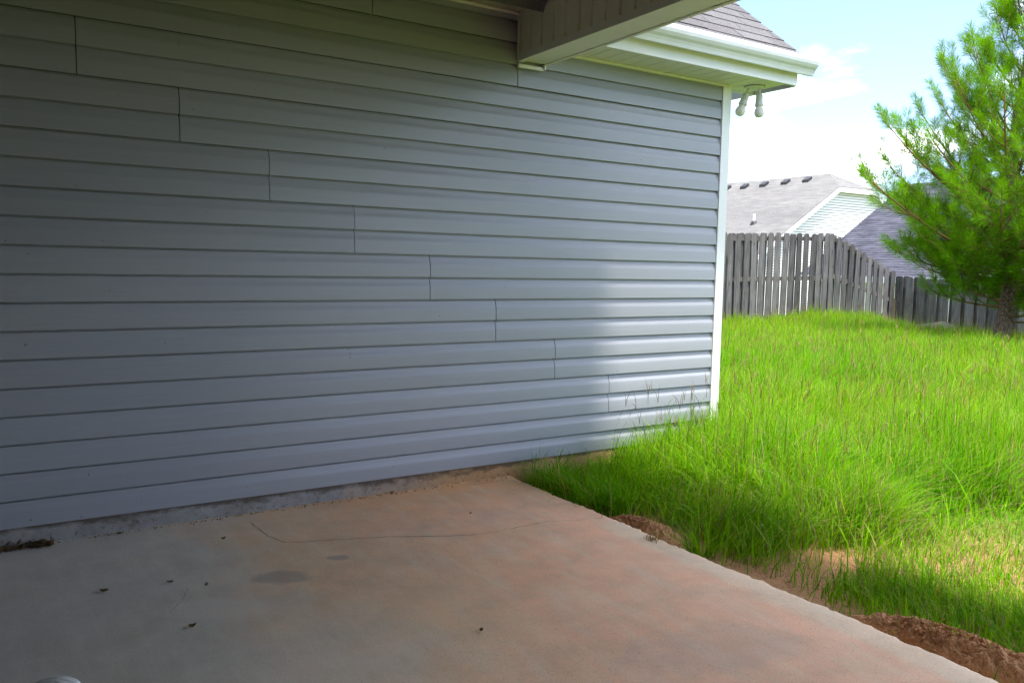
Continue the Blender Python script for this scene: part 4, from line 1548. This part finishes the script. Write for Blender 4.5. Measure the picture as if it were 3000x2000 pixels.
def needles(sprays):
    """sprays: list of (origin, direction, length, n, needle_len)"""
    VV, QQ, CC, o = [], [], [], 0
    for (p, d, L, n, nl, tone) in sprays:
        p = np.array(p); d = np.array(d)
        t = rng.random(n) ** 0.75
        base = p + d[None] * (L * t)[:, None]
        ref = np.array([0, 0, 1.0]) if abs(d[2]) < 0.9 else np.array([1.0, 0, 0])
        a = np.cross(d, ref); a /= np.linalg.norm(a)
        b = np.cross(d, a)
        th = rng.uniform(0, 2 * np.pi, n)
        sp = rng.uniform(0.45, 1.15, n) * (1.15 - 0.5 * t)
        nd = d[None] * np.cos(sp)[:, None] + (a[None] * np.cos(th)[:, None] + b[None] * np.sin(th)[:, None]) * np.sin(sp)[:, None]
        ln = nl * rng.uniform(0.7, 1.15, n)
        mid = base + nd * (ln * 0.55)[:, None]
        tip = base + nd * ln[:, None] + np.array([0, 0, -1.0])[None] * (0.10 * ln)[:, None]
        w = np.cross(nd, rng.normal(0, 1, (n, 3))); w /= np.linalg.norm(w, axis=1)[:, None] + 1e-9
        hw = 0.0024
        V = np.stack([base, mid - w * hw, tip, mid + w * hw], 1).reshape(-1, 3)
        k = np.arange(n)[:, None] * 4 + o
        VV.append(V); QQ.append(k + np.array([[0, 1, 2, 3]])); o += 4 * n
        mixv = rng.random(n)[:, None]
        c = (np.array([0.075, 0.225, 0.004]) * (1 - mixv) + np.array([0.195, 0.385, 0.010]) * mixv) * tone * rng.uniform(0.8, 1.2, n)[:, None]
        CC.append(np.repeat(c, 4, 0))
    return np.concatenate(VV), np.concatenate(QQ), np.concatenate(CC)


def tip_radius(z):
    return float(np.interp(z, [0.45, 0.9, 1.4, 2.2, 2.9, 3.7, 4.25, 4.9, 5.45], [0.75, 1.05, 1.40, 1.90, 2.12, 1.62, 1.22, 0.55, 0.12]))


twist = 0.0
tip_z = [0.6, 0.95, 1.2, 1.4, 1.6, 1.85, 2.1, 2.35, 2.6, 2.85, 3.1, 3.35, 3.6, 3.85, 4.1, 4.35, 4.6, 4.85, 5.1, 5.3]
for wi, tz in enumerate(tip_z):
    nb = (5 if tz < 4.9 else 4) if tz > 0.9 else 4
    twist += 0.85
    for b in range(nb):
        azb = twist + b * 2 * math.pi / nb + rp.uniform(-0.3, 0.3)
        if tz < 0.9: azb = -1.9 + b * 0.75
        z1 = tz + rp.uniform(-0.15, 0.15)
        L = tip_radius(z1) * rp.uniform(0.82, 1.12)
        slope = float(np.interp(z1, [0.5, 1.5, 2.8, 4.0, 5.4], [0.10, 0.28, 0.55, 0.95, 1.8])) + rp.uniform(-0.06, 0.06)
        hz = max(0.35, z1 - slope * L)
        slope = (z1 - hz) / L
        org = Vector((TX, TY, TZ + hz))
        d0 = Vector((math.cos(azb), math.sin(azb), 0))
        npt = 8
        pts, rad = [], []
        wig = rp.uniform(-0.2, 0.2)
        for k in range(npt):
            s = k / (npt - 1)
            q = org + d0 * (L * s) + Vector((-d0.y, d0.x, 0)) * (wig * L * s * s * 0.5)
            q.z += L * (slope * (0.55 * s + 0.45 * s * s)) - 0.10 * L * s * (1 - s)
            pts.append(q)
            rad.append((0.008 + 0.018 * L / 2.1) * (1 - 0.82 * s) + 0.003)
        mb = MB().tube(pts, rad, 6)
        sprays = []
        dl = ((pts[-1] - pts[-2]).normalized() + Vector((0, 0, 0.35))).normalized()
        mb.tube([pts[-1], pts[-1] + dl * 0.22], [0.005, 0.004], 5)
        sprays.append((pts[-1] - dl * 0.10, dl, 0.36, 190, 0.16, rp.uniform(0.9, 1.25)))
        nt = int(5 + 7.5 * L / 2.1)
        for k in range(nt):
            s = 0.22 + 0.76 * (k + rp.random() * 0.6) / nt
            i0 = min(int(s * (npt - 1)), npt - 2); fr = s * (npt - 1) - i0
            p = pts[i0].lerp(pts[i0 + 1], fr)
            bd = (pts[i0 + 1] - pts[i0]).normalized()
            sd = Vector((-bd.y, bd.x, 0)).normalized() * (1 if k % 2 else -1)
            td = (bd * rp.uniform(0.5, 1.0) + sd * rp.uniform(0.45, 1.0) + Vector((0, 0, rp.uniform(-0.12, 0.7)))).normalized()
            tl = (0.16 + 0.40 * L / 2.1 * (1.15 - s)) * rp.uniform(0.7, 1.25)
            e = p + td * tl
            up_ = (td + Vector((0, 0, rp.uniform(0.3, 0.9)))).normalized()
            e2 = e + up_ * 0.20
            mb.tube([p, e, e2], [rad[i0] * 0.5 + 0.001, 0.005, 0.003], 5)
            tone = rp.uniform(0.6, 1.25)
            sprays.append((e - td * 0.02, up_, 0.30, rp.randint(130, 180), rp.uniform(0.13, 0.175), tone))
            sprays.append((p.lerp(e, 0.5), td, tl * 0.5, rp.randint(25, 45), 0.135, tone * 0.9))
            for _ in range(2):
                if rp.random() < 0.42:
                    t3 = (td + Vector((rp.uniform(-1, 1), rp.uniform(-1, 1), rp.uniform(0.0, 0.9))) * 0.85).normalized()
                    m0 = p.lerp(e, rp.uniform(0.3, 0.8))
                    m1 = m0 + t3 * max(0.16, tl * 0.75)
                    mb.tube([m0, m1], [0.004, 0.003], 5)
                    sprays.append((m1 - t3 * 0.20, t3, 0.28, rp.randint(110, 150), 0.15, rp.uniform(0.75, 1.25)))
        br = part('branch', mb, M['twig'], pine, True)
        v, q, c = needles(sprays)
        link('needles', np_mesh('needles', v, q, None, M['needle'], {'tint': c}), br)
# leader
v, q, c = needles([((TX, TY, TZ + HT - 0.35), (0, 0, 1), 0.45, 260, 0.17, 1.1)])
link('needles', np_mesh('needles', v, q, None, M['needle'], {'tint': c}), pine, (0, 0, 0))
